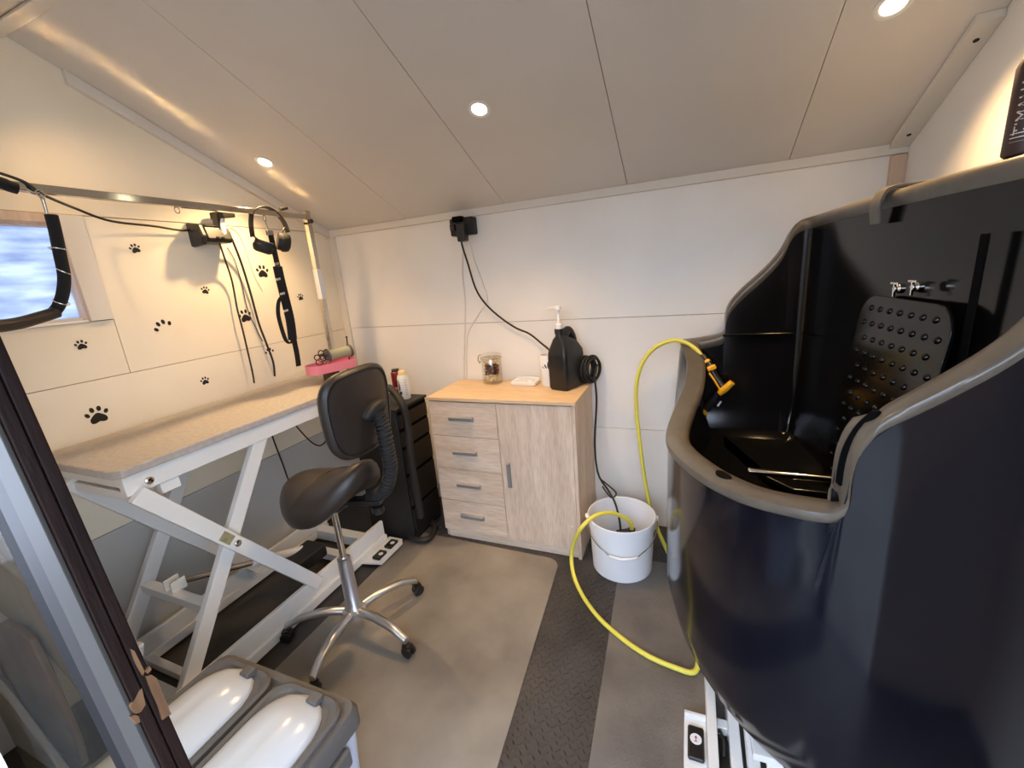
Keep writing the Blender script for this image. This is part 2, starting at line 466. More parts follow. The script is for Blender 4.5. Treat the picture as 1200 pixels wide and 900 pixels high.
strip('trim_5', 'bare pine corner post behind the tub', [(XR-.05, YB-.02, 0), (XR, YB-.02, 0), (XR, YB, 0), (XR-.05, YB, 0), (XR-.05, YB-.02, ZE-.032), (XR, YB-.02, ZE-.032), (XR, YB, ZE-.032), (XR-.05, YB, ZE-.032)], 'pine')
strip('trim_6', 'batten along the ceiling ridge', [(XL, YR-.022, ZR-.020), (XR, YR-.022, ZR-.020), (XR, YR+.022, ZR-.020), (XL, YR+.022, ZR-.020), (XL, YR-.022, ZR-.0105), (XR, YR-.022, ZR-.0105), (XR, YR+.022, ZR-.0105), (XL, YR+.022, ZR-.0105)])
for y in (1.80, 2.16):
    B().lathe([(.007, 0), (.007, .002), (.0, .003)], (XR-.03, y, zc(y)-.0195), 12, (0, -.39, -.92)).build('screw_head', 'grey_metal', tg)
struct(B().box((XL+.0, YB-.012, .0), (-1.29, YB, .09)).build('baseboard_back', 'trim', bevel=.002), 'low white skirting board')

# window
wn = struct(B().box((XL-.055, WY0, WZ0), (XL-.05, WY1, WZ1)).build('window_1', 'frost'), 'small frosted window above the grooming table')
wn['label'] = 'small frosted window above the grooming table'
B().box((XL-.048, WY1-.006, WZ0), (XL+.001, WY1, WZ1)).build('reveal', 'pine', wn)
B().box((XL-.048, WY0, WZ1-.012), (XL+.001, WY1-.006, WZ1)).build('head_board', 'pine', wn)
B().box((XL-.048, WY0, WZ0), (XL+.004, WY1-.006, WZ0+.008)).build('sill', 'wall', wn)
B().box((XL-.012, WY1+.001, WZ0+.002), (XL+.010, .998, 1.796)).build('architrave', 'trim', wn, bevel=.001)
B().box((XL-.045, WY0, WZ0+.008), (XL-.03, WY1-.006, WZ0+.02)).build('bead', 'trim', wn)
B().box((XL-.0, WY0, WZ1-.0), (XL+.008, WY1+.001, 1.796)).build('lintel', 'pine', wn, bevel=.001)

# spotlights
def spot(x, y, label, cone=128, aim=None, power=1.0):
    z = zc(y); s = 1 if y >= YR else -1
    n = Vector((0, -SL*s, -1)).normalized()     # into the room
    c = Vector((x, y, z))
    t = thing('ceiling_spotlight', label, 'spotlight', c, 'recessed ceiling spotlights')
    B().lathe([(.043, -.002), (.043, .003), (.036, .005), (.029, .002), (.029, -.003)], c, 32, n).build('bezel', 'white_plastic', t, smooth=40)
    B().lathe([(.0285, 0), (.0285, .0015), (.012, .003), (0, .0032)], c, 24, n).build('bulb', 'bulb', t, smooth=40)
    ld = bpy.data.lights.new('spot_beam', 'SPOT'); ld.energy = LAMP_W*power; ld.color = LAMP_COL
    ld.spot_size = math.radians(cone); ld.spot_blend = 1.0; ld.shadow_soft_size = .02
    lo = bpy.data.objects.new('spot_beam', ld); COL.objects.link(lo); lo.parent = t
    lo.location = n*.03
    lo.rotation_euler = (aim or (n+Vector((0, 0, -1)))).to_track_quat('-Z', 'Y').to_euler()
    return t
spot(-1.88, 1.647, 'lit round ceiling spotlight above the grooming table')
spot(-.743, 1.652, 'lit round ceiling spotlight above the oak cabinet')
spot(.488, 1.652, 'lit round ceiling spotlight above the black tub')
spot(-1.87, .70, 'ceiling spotlight on the door side, over the near end of the table', 104, Vector((0, .6, -.8)), .30)


# ------------------------------------------------------------------ door frame with glazed side panel
YA, YM, YZ = .1535, .164, .175
XJ = -.50
def sx(x, z):        # the old frame leans a little
    return x-.122*(z-1.03)
def lean(x0, x1, ya, yb, z0=0., z1=1.98):
    return B().hexa([(sx(x0, z0), ya, z0), (sx(x1, z0), ya, z0), (sx(x1, z0), yb, z0), (sx(x0, z0), yb, z0),
                     (sx(x0, z1), ya, z1), (sx(x1, z1), ya, z1), (sx(x1, z1), yb, z1), (sx(x0, z1), yb, z1)])
dr = struct(lean(XJ-.05, XJ+.002, YA, YM-.0006).build('door_1', 'brown_wood', bevel=.0012), 'dark brown stained door frame with chipped edge')
lean(XJ-.06, XJ, YM+.0004, YZ).build('stop_bead', 'brown_wood', dr, bevel=.002)
lean(XJ-.043, XJ-.001, YA-.004, YA-.0002).build('grey_strip', 'grey_metal', dr, bevel=.001)
lean(XJ-.080, XJ-.0435, YA-.003, YA+.03).build('mauve_strip', 'mauve', dr, bevel=.001)
lean(XJ-.112, XJ-.0805, YA-.002, YA+.03).build('seal_strip', 'seal', dr, bevel=.001)
def flake(px_pts, name='chipped_patch'):       # bare wood where the stain has chipped off the reveal
    q = []
    for x, y in px_pts:
        d = ray(x, y); a = -.122; t_ = (XJ+a*(CAMZ-1.03))/(d.x-a*d.z)
        q.append(CAM+d*t_)
    n = len(q)
    B().add([p+Vector((-.001, 0, 0)) for p in q]+[p+Vector((.0024, 0, 0)) for p in q], [tuple(range(n)), tuple(range(n, 2*n))]+[(i, (i+1) % n, n+(i+1) % n, n+i) for i in range(n)]).build(name, 'raw_wood', dr)
flake([(152, 760), (156, 762), (161, 772), (168, 786), (166, 791), (161, 783), (156, 773)])
flake([(170, 792), (176, 790), (182, 794), (187, 806), (199, 836), (194, 839), (189, 843), (184, 826), (177, 811), (173, 801)])
flake([(151, 827), (156, 820), (162, 808), (165, 806), (167, 816), (169, 825), (164, 833), (158, 836), (154, 832)])
flake([(151, 839), (157, 837), (161, 838), (163, 845), (158, 848)])
flake([(168, 786), (174, 780), (176, 784), (172, 789)])
wp = struct(B().box((-1.02, YA+.012, .12), (-.64, YA+.017, 1.98)).build('window_2', 'glass'), 'glazed side panel left of the door frame')

# boards leaning in the corner behind the glass
def leanboard(name, label, mat, pts, yy, th):
    q = [ony(x, y, yy) for x, y in pts]
    return tag(B().prism([(p.x, max(p.z, .002)) for p in q], 'y', yy, yy+th).build(name, mat, bevel=.006), label, 'board')
leanboard('grey_board', 'wide grey board leaning behind the glass panel by the door', 'board_grey', [(-80, 590), (-80, 650), (-40, 690), (0, 718), (40, 750), (84, 800), (160, 930), (160, 760), (84, 745), (50, 700), (0, 660)], .42, .02)
leanboard('brown_board', 'weathered brown board with rounded top behind the glass panel', 'board_brown', [(-40, 752), (0, 730), (18, 738), (34, 752), (46, 775), (88, 868), (110, 930), (70, 930), (40, 860), (12, 800)], .39, .02)
leanboard('pale_board', 'pale white board low behind the glass panel by the door', 'board_white', [(-60, 760), (-20, 790), (10, 822), (62, 893), (90, 940), (-60, 940)], .35, .02)

# ------------------------------------------------------------------ floor mats
def matp(name, label, mat, pts, z0, z1):
    return tag(B().prism(pts, 'z', z0, z1).build(name, mat, bevel=.0015), label, 'mat')
def corner(c, r, a0, a1, n=8):
    return [(c[0]+r*math.cos(math.radians(a0+(a1-a0)*k/n)), c[1]+r*math.sin(math.radians(a0+(a1-a0)*k/n))) for k in range(n+1)]
pts = [(-1.50, .2), (-.462, .2)] + corner((-.655, 1.745), .07, 4, 90) + [(-1.50, 1.835)]
matp('floor_mat', 'large smooth grey mat with rounded corner under the saddle chair', 'mat_l', pts, .0005, .0045)
pm = matp('tread_mat', 'dusty grey tread mat under the bucket and tub', 'mat_r', [(-.22, .2), (.72, .2), (.72, 1.93), (-.297, 1.93)], .0005, .004)
o = tread(-.20, .12, .6, 1.9, .004, .0009).build('tread_pattern', 'mat_r', pm); o['kind'] = 'stuff'

# ------------------------------------------------------------------ cabinet
CX0, CX1, CY0, CY1, CH = -1.285, -.482, 1.845, 2.222, .85
cb = thing('cabinet', 'light oak cabinet with four drawers and one door', 'cabinet', ((CX0+CX1)/2, (CY0+CY1)/2, 0))
B().box((CX0-.005, CY0-.004, CH-.018), (CX1+.005, CY1, CH)).build('top', 'oak_top', cb, bevel=.0015)
B().box((CX0, CY0+.018, 0), (CX0+.016, CY1, CH-.018)).build('side_panel', 'oak_z', cb, bevel=.001)
B().box((CX1-.016, CY0+.0, 0), (CX1, CY1, CH-.018)).build('side_panel', 'oak_z', cb, bevel=.001)
B().box((CX0+.016, CY0+.014, 0), (CX1-.016, CY0+.030, .05)).build('plinth', 'oak_x', cb, bevel=.001)
B().box((CX0+.016, CY1-.005, .0), (CX1-.016, CY1, CH-.018)).build('back_panel', 'oak_z', cb)
B().box((CX0+.016, CY0+.02, .05), (CX1-.016, CY1-.005, .066)).build('bottom_panel', 'oak_x', cb)
SPX = -.888
def pull(c, L, vert):
    b = B(); hx, hz = (.011, L/2) if vert else (L/2, .011)
    x, y, z = c
    if vert: b.loft([[(x-.011, y, z+s*L/2), (x+.011, y, z+s*L/2), (x+.008, y-.016, z+s*(L/2-.006)), (x-.008, y-.016, z+s*(L/2-.006))] for s in (-1, 1)])
    else: b.loft([[(x+s*L/2, y, z-.014), (x+s*L/2, y, z+.014), (x+s*(L/2-.006), y-.016, z+.009), (x+s*(L/2-.006), y-.016, z-.009)] for s in (-1, 1)])
    return b
dh = (CH-.022-.052)/4
for k in range(4):
    z0 = .052+k*dh
    d = B().box((CX0+.001, CY0, z0+.0015), (SPX-.0015, CY0+.018, z0+dh-.0015)).build('drawer', 'oak_x', cb, bevel=.001)
    pull((-1.095, CY0, z0+dh*.53), .15, False).build('handle', 'handle', d, bevel=.002)
d = B().box((SPX+.0015, CY0, .0535), (CX1-.017, CY0+.018, CH-.0235)).build('door', 'oak_z', cb, bevel=.001)
pull((-.846, CY0, .44), .145, True).build('handle', 'handle', d, bevel=.002)
pm_ = ony(670.5, 617, CY0)
B().obox((pm_.x, CY0-.0006, pm_.z), (.008, 0, .003), (0, .0004, 0), (-.001, 0, .004)).build('paint_mark', 'label', d)

# --- things on the cabinet
def wp_(x, y, z=CH): return onz(x, y, z)
# jar
jc = Vector((-1.035, 2.15, CH+.0015))
JS = Matrix.Translation(jc) @ Matrix.Scale(1.12, 4) @ Matrix.Translation(-jc)
jar = thing('storage_jar', 'clip top glass jar holding dog biscuits on the oak cabinet', 'jar', jc)
B().lathe([(.048, 0), (.052, .004), (.052, .126), (.049, .132), (.046, .132), (.046, .126), (.049, .12), (.049, .008), (.0, .006)], jc, 32).xf(JS).build('body', 'jar_glass', jar, smooth=40)
B().lathe([(.050, .133), (.054, .135), (.054, .149), (.045, .154), (0, .156)], jc, 32).xf(JS).build('lid', 'jar_glass', jar, smooth=40)
B().tube([jc+Vector((.0535*math.cos(a), .0535*math.sin(a), .131)) for a in [2*PI*k/32 for k in range(32)]], .0022, 6, True).xf(JS).build('wire_clasp', 'steel', jar, smooth=60)
B().tube([jc+Vector(p) for p in ((-.052, -.012, .150), (-.063, -.014, .142), (-.066, -.014, .122), (-.058, -.013, .104), (-.054, -.012, .118))], .0028, 6).xf(JS).build('latch', 'steel', jar, smooth=60)
def biscuits(name, label, mat, z0, z1, n, sz):
    b = B()
    for k in range(n):
        r = .036*math.sqrt(random.random()); a = random.random()*2*PI
        c = jc+Vector((r*math.cos(a), r*math.sin(a), z0+(z1-z0)*(k+.5)/n))
        q = Matrix.Rotation(random.random()*6, 3, 'Z') @ Matrix.Rotation(random.uniform(-.7, .7), 3, 'X')
        b.obox(c, q @ Vector((sz*random.uniform(.7, 1.1), 0, 0)), q @ Vector((0, sz*.6, 0)), q @ Vector((0, 0, sz*.4)))
    return tag(b.xf(JS).build(name, mat, bevel=.001), label, 'biscuits', kind='stuff')
biscuits('cream_biscuits', 'cream coloured dog biscuits at the bottom of the jar', 'cream', .013, .048, 26, .012)
biscuits('brown_biscuits', 'small brown dog treats in the middle of the jar', 'choc', .046, .10, 110, .007)
biscuits('pale_biscuits', 'pale dog biscuits at the top of the jar', 'cream', .100, .115, 9, .011)
# flat white tray
tr = thing('plastic_tray', 'flat white plastic tray lying between jar and white canister', 'tray', (-.835, 2.155, CH))
B().loft([[(x, y, CH+z) for x, y in rrect(-.835, 2.15, .075*s, .05*s, .012)] for z, s in ((.0012, .93), (.006, 1), (.020, 1), (.020, .94), (.012, .9))]).build('body', 'white_plastic', tr, smooth=40)
B().box((-.905, 2.192, CH+.02), (-.765, 2.2, CH+.03)).build('raised_edge', 'white_plastic', tr, bevel=.002)
for k, dx in enumerate((-.01, .02, .04)):
    B().lathe([(.009, .012), (.009, .022), (.006, .024), (0, .024)], (-.835+dx, 2.15+.012*(k % 2), CH), 14).build('knob', 'white_plastic', tr, smooth=40)
# white canister
cc = Vector((-.69, 2.135, CH+.0008))
cn = thing('canister', 'tall white canister with black paw motif behind the black bottle', 'canister', cc)
B().lathe([(.040, 0), (.043, .004), (.043, .165), (.041, .168), (.039, .166), (.039, .01), (0, .008)], cc, 36).build('body', 'white_plastic', cn, smooth=40)
def print_on(c, R_, blobs, ang0):
    b = B()
    for u, v_, ru, rv, rot in blobs:
        pts = []
        for k in range(14):
            a = 2*PI*k/14; du = ru*math.cos(a); dv = rv*math.sin(a)
            uu = u+du*math.cos(rot)-dv*math.sin(rot); vv = v_+du*math.sin(rot)+dv*math.cos(rot)
            th = ang0+uu/R_
            pts.append(c+Vector((R_*math.cos(th), R_*math.sin(th), vv)))
        b.add(pts, [tuple(range(14))])
    return b
print_on(cc, .0435, [(.0, .118, .006, .02, 0), (-.016, .112, .004, .013, .5), (.016, .112, .004, .013, -.5), (-.030, .105, .003, .010, 1.1), (.03, .105, .003, .01, -1.1), (.004, .09, .003, .012, .2)], math.atan2(-2.135, .62)).build('motif', 'ink', cn)
# black jerry can with pump
bc = Vector((-.585, 2.108, CH))
jr = thing('pump_bottle', 'large black plastic bottle with white pump dispenser on the oak cabinet', 'bottle', bc)
def jring(z, hx, hy, r, dx=0, dy=0): return [(bc.x+x+dx, bc.y+y+dy, CH+z) for x, y in rrect(0, 0, hx, hy, r, 5)]
RZ = Matrix.Translation(bc) @ Matrix.Rotation(math.radians(-20), 4, 'Z') @ Matrix.Translation(-bc)
NY = -.045
body = B().loft([jring(.001, .053, .080, .018), jring(.012, .058, .087, .02), jring(.17, .059, .088, .02), jring(.195, .057, .086, .02), jring(.235, .046, .066, .02, 0, -.006), jring(.262, .032, .042, .016, 0, -.026), jring(.276, .021, .021, .02, 0, NY), jring(.292, .020, .020, .0195, 0, NY)])
body.xf(RZ).build('body', 'black', jr, smooth=50)
hp_ = catmull([bc+Vector((0, -.008, .262)), bc+Vector((0, .010, .290)), bc+Vector((0, .036, .294)), bc+Vector((0, .062, .262)), bc+Vector((0, .076, .215)), bc+Vector((0, .078, .14))], 6)
B().tube(hp_, .021, 10).xf(RZ).build('carry_handle', 'black', jr, smooth=60)
B().lathe([(.024, .288), (.024, .312), (.022, .314), (0, .314)], bc+Vector((0, NY, 0)), 20).xf(RZ).build('collar', 'black', jr, smooth=40)
pb = bc+Vector((0, NY, 0))
pu = B().lathe([(.019, .314), (.019, .336), (.012, .340), (.009, .343), (.009, .365), (.0075, .367), (.0075, .405), (.009, .407), (.016, .409), (.016, .424), (.013, .427), (0, .427)], pb, 20).xf(RZ).build('pump', 'white_plastic', jr, smooth=40)
nz = B(); q = RZ @ pb
nz.loft([[q+Vector((0, -.009, .410)), q+Vector((0, .009, .410)), q+Vector((0, .009, .424)), q+Vector((0, -.009, .424))],
         [q+Vector((-.05, -.006, .411)), q+Vector((-.05, .006, .411)), q+Vector((-.05, .006, .421)), q+Vector((-.05, -.006, .421))],
         [q+Vector((-.082, -.004, .403)), q+Vector((-.082, .004, .403)), q+Vector((-.082, .004, .411)), q+Vector((-.082, -.004, .411))]])
nz.build('nozzle', 'white_plastic', jr, bevel=.002)
# coil of black cable behind the bottle and its drop into the bucket
cl = Vector((-.478, 2.168, CH+.081))
b = B()
for k in range(6):
    R_ = (.066, .054, .062, .05, .066, .055)[k]
    b.tube([cl+Vector((.45*R_*math.cos(a)+.009*(k-2.5), R_*math.cos(a)*.78+.003*(k-2.5), R_*math.sin(a)*1.05)) for a in [2*PI*j/30 for j in range(30)]], .0075, 8, True)
pc = [cl+Vector((.04, .02, .02)), ony(697, 440, 2.14), ony(699, 470, 2.12), ony(697, 520, 2.08), ony(701, 555, 2.02), ony(713, 575, 1.97), ony(721, 590, 1.93), ony(726, 610, 1.90), Vector((-.29, 1.90, .12))]
b.tube(catmull(pc, 8), .0055, 8)
pc2 = [ony(703, 561, 2.02), ony(712, 568, 2.0), ony(722, 578, 1.99), ony(716, 583, 1.975), ony(706, 570, 2.01)]
b.tube(catmull(pc2, 6), .004, 8)
tag(b.build('pump_cable', 'cable', smooth=60), 'coiled black cable beside black bottle dropping into the white bucket', 'cable')

# ------------------------------------------------------------------ wall plug, cable, white wires
pl = thing('plug_socket', 'black power adapter plugged in high on back wall under ceiling', 'adapter', (-1.153, 2.22, 1.66))
B().box((-1.225, 2.185, 1.675), (-1.085, 2.2485, 1.765)).build('socket_box', 'black_matte', pl, bevel=.008)
B().box((-1.170, 2.15, 1.64), (-1.120, 2.2, 1.735)).build('plug', 'black', pl, bevel=.008)
B().box((-1.215, 2.165, 1.70), (-1.185, 2.19, 1.735)).build('plug_top', 'black', pl, bevel=.005)
B().box((-1.195, 2.163, 1.745), (-1.140, 2.21, 1.772)).build('switch', 'seal', pl, bevel=.004)
pth = [ony(x, y, Y) for x, y, Y in ((540, 270, 2.17), (541, 285, 2.18), (548, 308, 2.2), (557, 337, 2.21), (568, 355, 2.22), (585, 371, 2.225), (604, 384, 2.225), (620, 391, 2.225), (634, 402, 2.22), (645, 412, 2.215), (652, 428, 2.21))]
tag(B().tube(catmull(pth, 8), .0055, 8).build('power_cable', 'cable', smooth=60), 'black power cable drooping from adapter across back wall', 'cable')
pth = [ony(x, y, 2.243) for x, y in ((543, 287), (542, 320), (545, 352), (545, 380), (544, 410), (543.5, 444))]
tag(B().tube(catmull(pth, 6), .004, 6).build('white_cable', 'white_cable', smooth=60), 'thin white cable running down back wall to the cabinet', 'cable')
pth = [ony(x, y, 2.243) for x, y in ((551, 283), (556, 305), (567, 335), (571, 352), (560, 370), (548, 395), (547, 444))]
tag(B().tube(catmull(pth, 6), .0025, 6).build('white_wire', 'white_cable', smooth=60), 'thinner white wire looping beside the white cable', 'cable')

# ------------------------------------------------------------------ bucket, pump, hose
bk = Vector((-.283, 1.866, .0045))
bu = thing('bucket', 'white plastic bucket with wire handle on the floor', 'bucket', bk)
B().lathe([(.138, 0), (.142, .004), (.152, .22), (.157, .222), (.157, .245), (.161, .248), (.161, .282), (.158, .285), (.154, .282), (.152, .24), (.138, .008), (0, .006)], bk, 48).build('body', 'bucket', bu, smooth=40)
hd = []
for k in range(25):
    a = PI*k/24
    th = PI+.18+a*(PI-.0)/PI
    drop = math.sin(a)
    z = .262-.105*drop - (.008 if 9 <= k <= 15 else 0)
    hd.append(bk+Vector((.166*math.cos(th), .166*math.sin(th), z)))
B().tube(hd, .0024, 6).build('wire_handle', 'steel', bu, smooth=60)
B().tube(hd[9:16], .0075, 10).build('grip', 'white_plastic', bu, smooth=60)
for k in (0, 24):
    B().lathe([(.014, -.01), (.014, .004), (.009, .006), (0, .006)], hd[k], 14, (hd[k]-bk-Vector((0, 0, .262)))).build('handle_lug', 'white_plastic', bu, smooth=40)
pump = thing('water_pump', 'small black submersible pump standing in the white bucket', 'pump', bk+Vector((0, 0, .01)))
pc_ = bk+Vector((.012, .04, 0))
B().lathe([(.05, .009), (.055, .014), (.055, .12), (.04, .14), (0, .145)], pc_, 20).build('body', 'black', pump, smooth=40)
B().bar(pc_+Vector((-.04, -.02, .16)), pc_+Vector((.04, .0, .175)), .022, .02).build('lever', 'black', pump, bevel=.005)
B().lathe([(.018, .14), (.018, .20), (0, .2)], pc_+Vector((.035, -.03, 0)), 14).build('outlet', 'black', pump, smooth=40)
h0 = pc_+Vector((.035, -.03, .19))
hp1 = [h0, h0+Vector((-.004, -.012, .055)), ony(726, 604, 1.84), ony(712, 601, 1.80), ony(695, 606, 1.74), ony(679, 622, 1.69), onz(670.5, 645, .13), onz(671, 668, .05), onz(680, 693, .012), onz(700, 722, .013), onz(730, 749, .0148), onz(760, 769, .0148), onz(790, 782, .0148), onz(812, 788, .0148), Vector((.059, 1.39, .0148)), Vector((.058, 1.52, .0148)), Vector((.040, 1.68, .0148)), Vector((.025, 1.82, .03)), ony(791, 665, 1.93), ony(783, 648, 1.97), ony(766, 608, 2.02), ony(757, 570, 2.04), ony(750, 520, 2.05), ony(746, 480, 2.06), ony(746, 450, 2.06), ony(753, 425, 2.06), ony(768, 407, 2.055), ony(788, 399, 2.05), ony(804, 402, 2.04), ony(815, 409, 2.03), ony(822, 417, 2.02)]
hs = thing('garden_hose', 'yellow hose arching from bucket over floor up to the tub rim', 'hose', (bk.x, bk.y, .005))
B().tube(catmull(hp1, 8), .0095, 12).build('tube', 'hose', hs, smooth=60)
# spray gun (with the hose)
g = [ony(x, y, Y) for x, y, Y in ((822, 417, 2.02), (833, 431, 1.99), (838, 441, 1.98), (850, 457, 1.96))]
sp = B().tube([g[0], g[0].lerp(g[1], .35), g[0].lerp(g[1], .36), g[1]], [.017, .019, .016, .017], 14).build('connector', 'black', hs, smooth=40)
B().tube([g[0].lerp(g[1], .45), g[0].lerp(g[1], .62)], .0182, 14).build('ring', 'yellow', sp, smooth=40)
gun = B().tube([g[1], g[1].lerp(g[2], .5), g[2], g[2].lerp(g[3], .5), g[3]], [.016, .013, .015, .013, .016], 14).build('spray_gun', 'black', hs, smooth=60)
y0_ = [ony(x, y, 1.96) for x, y in ((829, 433), (839, 429))]
B().bar(y0_[0], y0_[1], .022, .020).build('clip', 'yellow', gun, bevel=.005)
B().tube(catmull([ony(831, 437, 1.95), ony(838, 447, 1.945), ony(844, 458, 1.945)], 4), .0045, 8).build('trigger', 'yellow', gun, smooth=60)
B().tube([ony(843, 461, 1.95), ony(848, 457, 1.945), ony(858, 448, 1.94)], [.013, .015, .013], 14).build('nozzle', 'yellow', gun, smooth=40)
B().tube([ony(828, 480, 1.975), ony(834, 472, 1.97), ony(842, 462, 1.96)], [.016, .020, .014], 14).build('spray_head', 'black', gun, smooth=50)
B().tube([ony(825, 489, 1.975), ony(826, 480, 1.975)], [.011, .011], 10).build('tail_cap', 'yellow', gun, smooth=40)
B().bar(ony(841, 476, 1.95), ony(845, 470, 1.95), .008, .008).build('dial', 'label', gun, bevel=.002)

# ------------------------------------------------------------------ tub
outer = [(-.030, 2.115, 1.088), (-.022, 2.06, 1.083), (.002, 1.98, 1.02), (-.005, 1.87, .945), (-.035, 1.74, .893), (-.056, 1.58, .873), (-.058, 1.45, .873), (-.045, 1.32, .893), (-.010, 1.18, .915),
         (.045, 1.05, .932), (.115, .945, .95), (.19, .875, .972), (.245, .838, .99), (.262, .828, 1.02), (.262, .825, 1.07), (.264, .822, 1.11), (.272, .818, 1.145), (.292, .812, 1.180),
         (.33, .803, 1.215), (.37, .797, 1.250), (.42, .790, 1.30), (.47, .787, 1.37), (.52, .786, 1.45), (.565, .79, 1.53), (.60, .81, 1.572), (.632, .85, 1.585),
         (.622, 1.10, 1.585), (.595, 1.35, 1.585), (.565, 1.60, 1.583), (.535, 1.85, 1.578), (.512, 2.02, 1.573), (.49, 2.09, 1.570), (.455, 2.122, 1.566),
         (.41, 2.13, 1.556), (.375, 2.13, 1.525), (.338, 2.13, 1.446), (.28, 2.13, 1.376), (.213, 2.13, 1.311), (.165, 2.13, 1.25), (.15, 2.13, 1.20), (.147, 2.13, 1.13), (.125, 2.13, 1.112), (.04, 2.13, 1.095), (-.012, 2.128, 1.09)]
cv = catmull([Vector(p) for p in outer], 12, True)
# resample evenly by length
L = [0]
for i in range(len(cv)): L.append(L[-1]+(cv[(i+1) % len(cv)]-cv[i]).length)
N = 260; pts = []; j = 0
for k in range(N):
    s_ = L[-1]*k/N
    while L[j+1] < s_: j += 1
    u_ = (s_-L[j])/max(L[j+1]-L[j], 1e-9)
    pts.append(cv[j].lerp(cv[(j+1) % len(cv)], u_))
# smooth plan normals
plan = [Vector((p.x, p.y)) for p in pts]
nrm = []
for i in range(N):
    tsum = Vector((0, 0))
    for d_ in range(1, 9): tsum += plan[(i+d_) % N]-plan[i-d_]
    tsum.normalize(); nrm.append(Vector((-tsum.y, tsum.x)))
cen = Vector((.28, 1.45))
if sum(nrm[i].dot(cen-plan[i]) for i in range(N)) < 0: nrm = [-n for n in nrm]
nrm0 = [n.copy() for n in nrm]
for i in range(N):
    if 1.0 < pts[i].z < 1.17 and pts[i].y < .84 and pts[i].x < .30: nrm[i] = Vector((-.10, 1)).normalized()
low = []            # wall plan below the rim: front pushed out straight
for p in plan:
    q = p.copy()
    if p.y > 1.35 and p.x < .06: q.x = min(p.x, -.052+.0*(p.y-1.5))
    low.append(q)
ids = [i for i in range(N) if plan[i].y < .9 and .19 < plan[i].x < .33]
ia, ib = min(ids), max(ids)
pa, pb_ = plan[ia].copy(), plan[ib].copy(); na, nb = nrm0[ia].copy(), nrm0[ib].copy()
pc_c = Vector((.255, .826))
for i in range(ia, ib+1):
    t_ = (i-ia)/(ib-ia)
    low[i] = pa*(1-t_)**2+pc_c*2*t_*(1-t_)+pb_*t_*t_
    nrm0[i] = na.lerp(nb, t_).normalized()
def ring(inset, zf, base=plan, mixlow=0.):
    out = []
    for i in range(N):
        q = base[i].lerp(low[i], mixlow)+(nrm0 if mixlow == 1 else nrm)[i]*inset
        out.append(Vector((q.x, q.y, zf(pts[i].z))))
    return out
tbo = thing('dog_bath', 'large navy blue plastic dog bath with high black splash back', 'bath', (.28, 1.45, 0))
shell = B().loft([ring(.15, lambda z: .243, mixlow=1), ring(.09, lambda z: .247, mixlow=1), ring(.045, lambda z: .265, mixlow=1), ring(.016, lambda z: .31, mixlow=1), ring(0, lambda z: .385, mixlow=1),
                  ring(0, lambda z: .80, mixlow=1), ring(.001, lambda z: z-.06, mixlow=.35), ring(.001, lambda z: z-.026, mixlow=.1)], cap0=True, cap1=False)
shell.build('shell', 'tub', tbo, smooth=50)
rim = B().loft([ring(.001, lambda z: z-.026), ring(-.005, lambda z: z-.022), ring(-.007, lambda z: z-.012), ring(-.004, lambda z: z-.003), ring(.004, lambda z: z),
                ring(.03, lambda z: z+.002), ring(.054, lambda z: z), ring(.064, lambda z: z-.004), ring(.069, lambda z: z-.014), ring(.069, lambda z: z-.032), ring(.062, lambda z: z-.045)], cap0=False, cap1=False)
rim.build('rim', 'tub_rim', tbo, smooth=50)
inner = B().loft([ring(.062, lambda z: z-.045), ring(.066, lambda z: .80), ring(.086, lambda z: .74), ring(.10, lambda z: .69), ring(.15, lambda z: .672)], cap0=False, cap1=True)
inner.build('basin', 'tub_in', tbo, smooth=50)
# details on the tub
def oval_on(c, ex, ey, a, b_, th, n=20):
    ex = Vector(ex).normalized(); ey = Vector(ey).normalized(); ez = ex.cross(ey)
    r0 = [Vector(c)+ex*a*math.cos(2*PI*k/n)+ey*b_*math.sin(2*PI*k/n) for k in range(n)]
    return B().loft([[p-ez*th for p in r0], [p+ez*th for p in r0]])
hc = onz(855, 549, .925)
hc = onz(848, 559, .934)
oval_on((hc.x, hc.y, .9375), (.5, -.85, 0), (.85, .5, 0), .026, .012, .003).build('overflow_hole', 'tub_rim_dark', tbo)
# upright slot on the rising near shoulder
sl = catmull([Vector((.2615, .862, 1.03)), Vector((.2612, .858, 1.07)), Vector((.264, .852, 1.11)), Vector((.276, .846, 1.150)), Vector((.296, .842, 1.180))], 5)
B().tube(sl, [.004]+[.009]*(len(sl)-2)+[.004], 8).build('slot', 'tub_rim_dark', tbo, smooth=60)
# inner ledge and rail across the front corner of the basin
b = B()
la = [onz(x, y, .90) for x, y in ((876, 552), (985, 562))]
b.bar(la[0], la[1], .02, .016)
b.build('grid_rail', 'steel', tbo, bevel=.006)
lb = [onz(x, y, .86) for x, y in ((893, 556), (960, 566), (985, 580), (930, 574))]
B().prism([(p.x, p.y) for p in lb], 'z', .845, .862).build('corner_shelf', 'tub_in', tbo, bevel=.004)
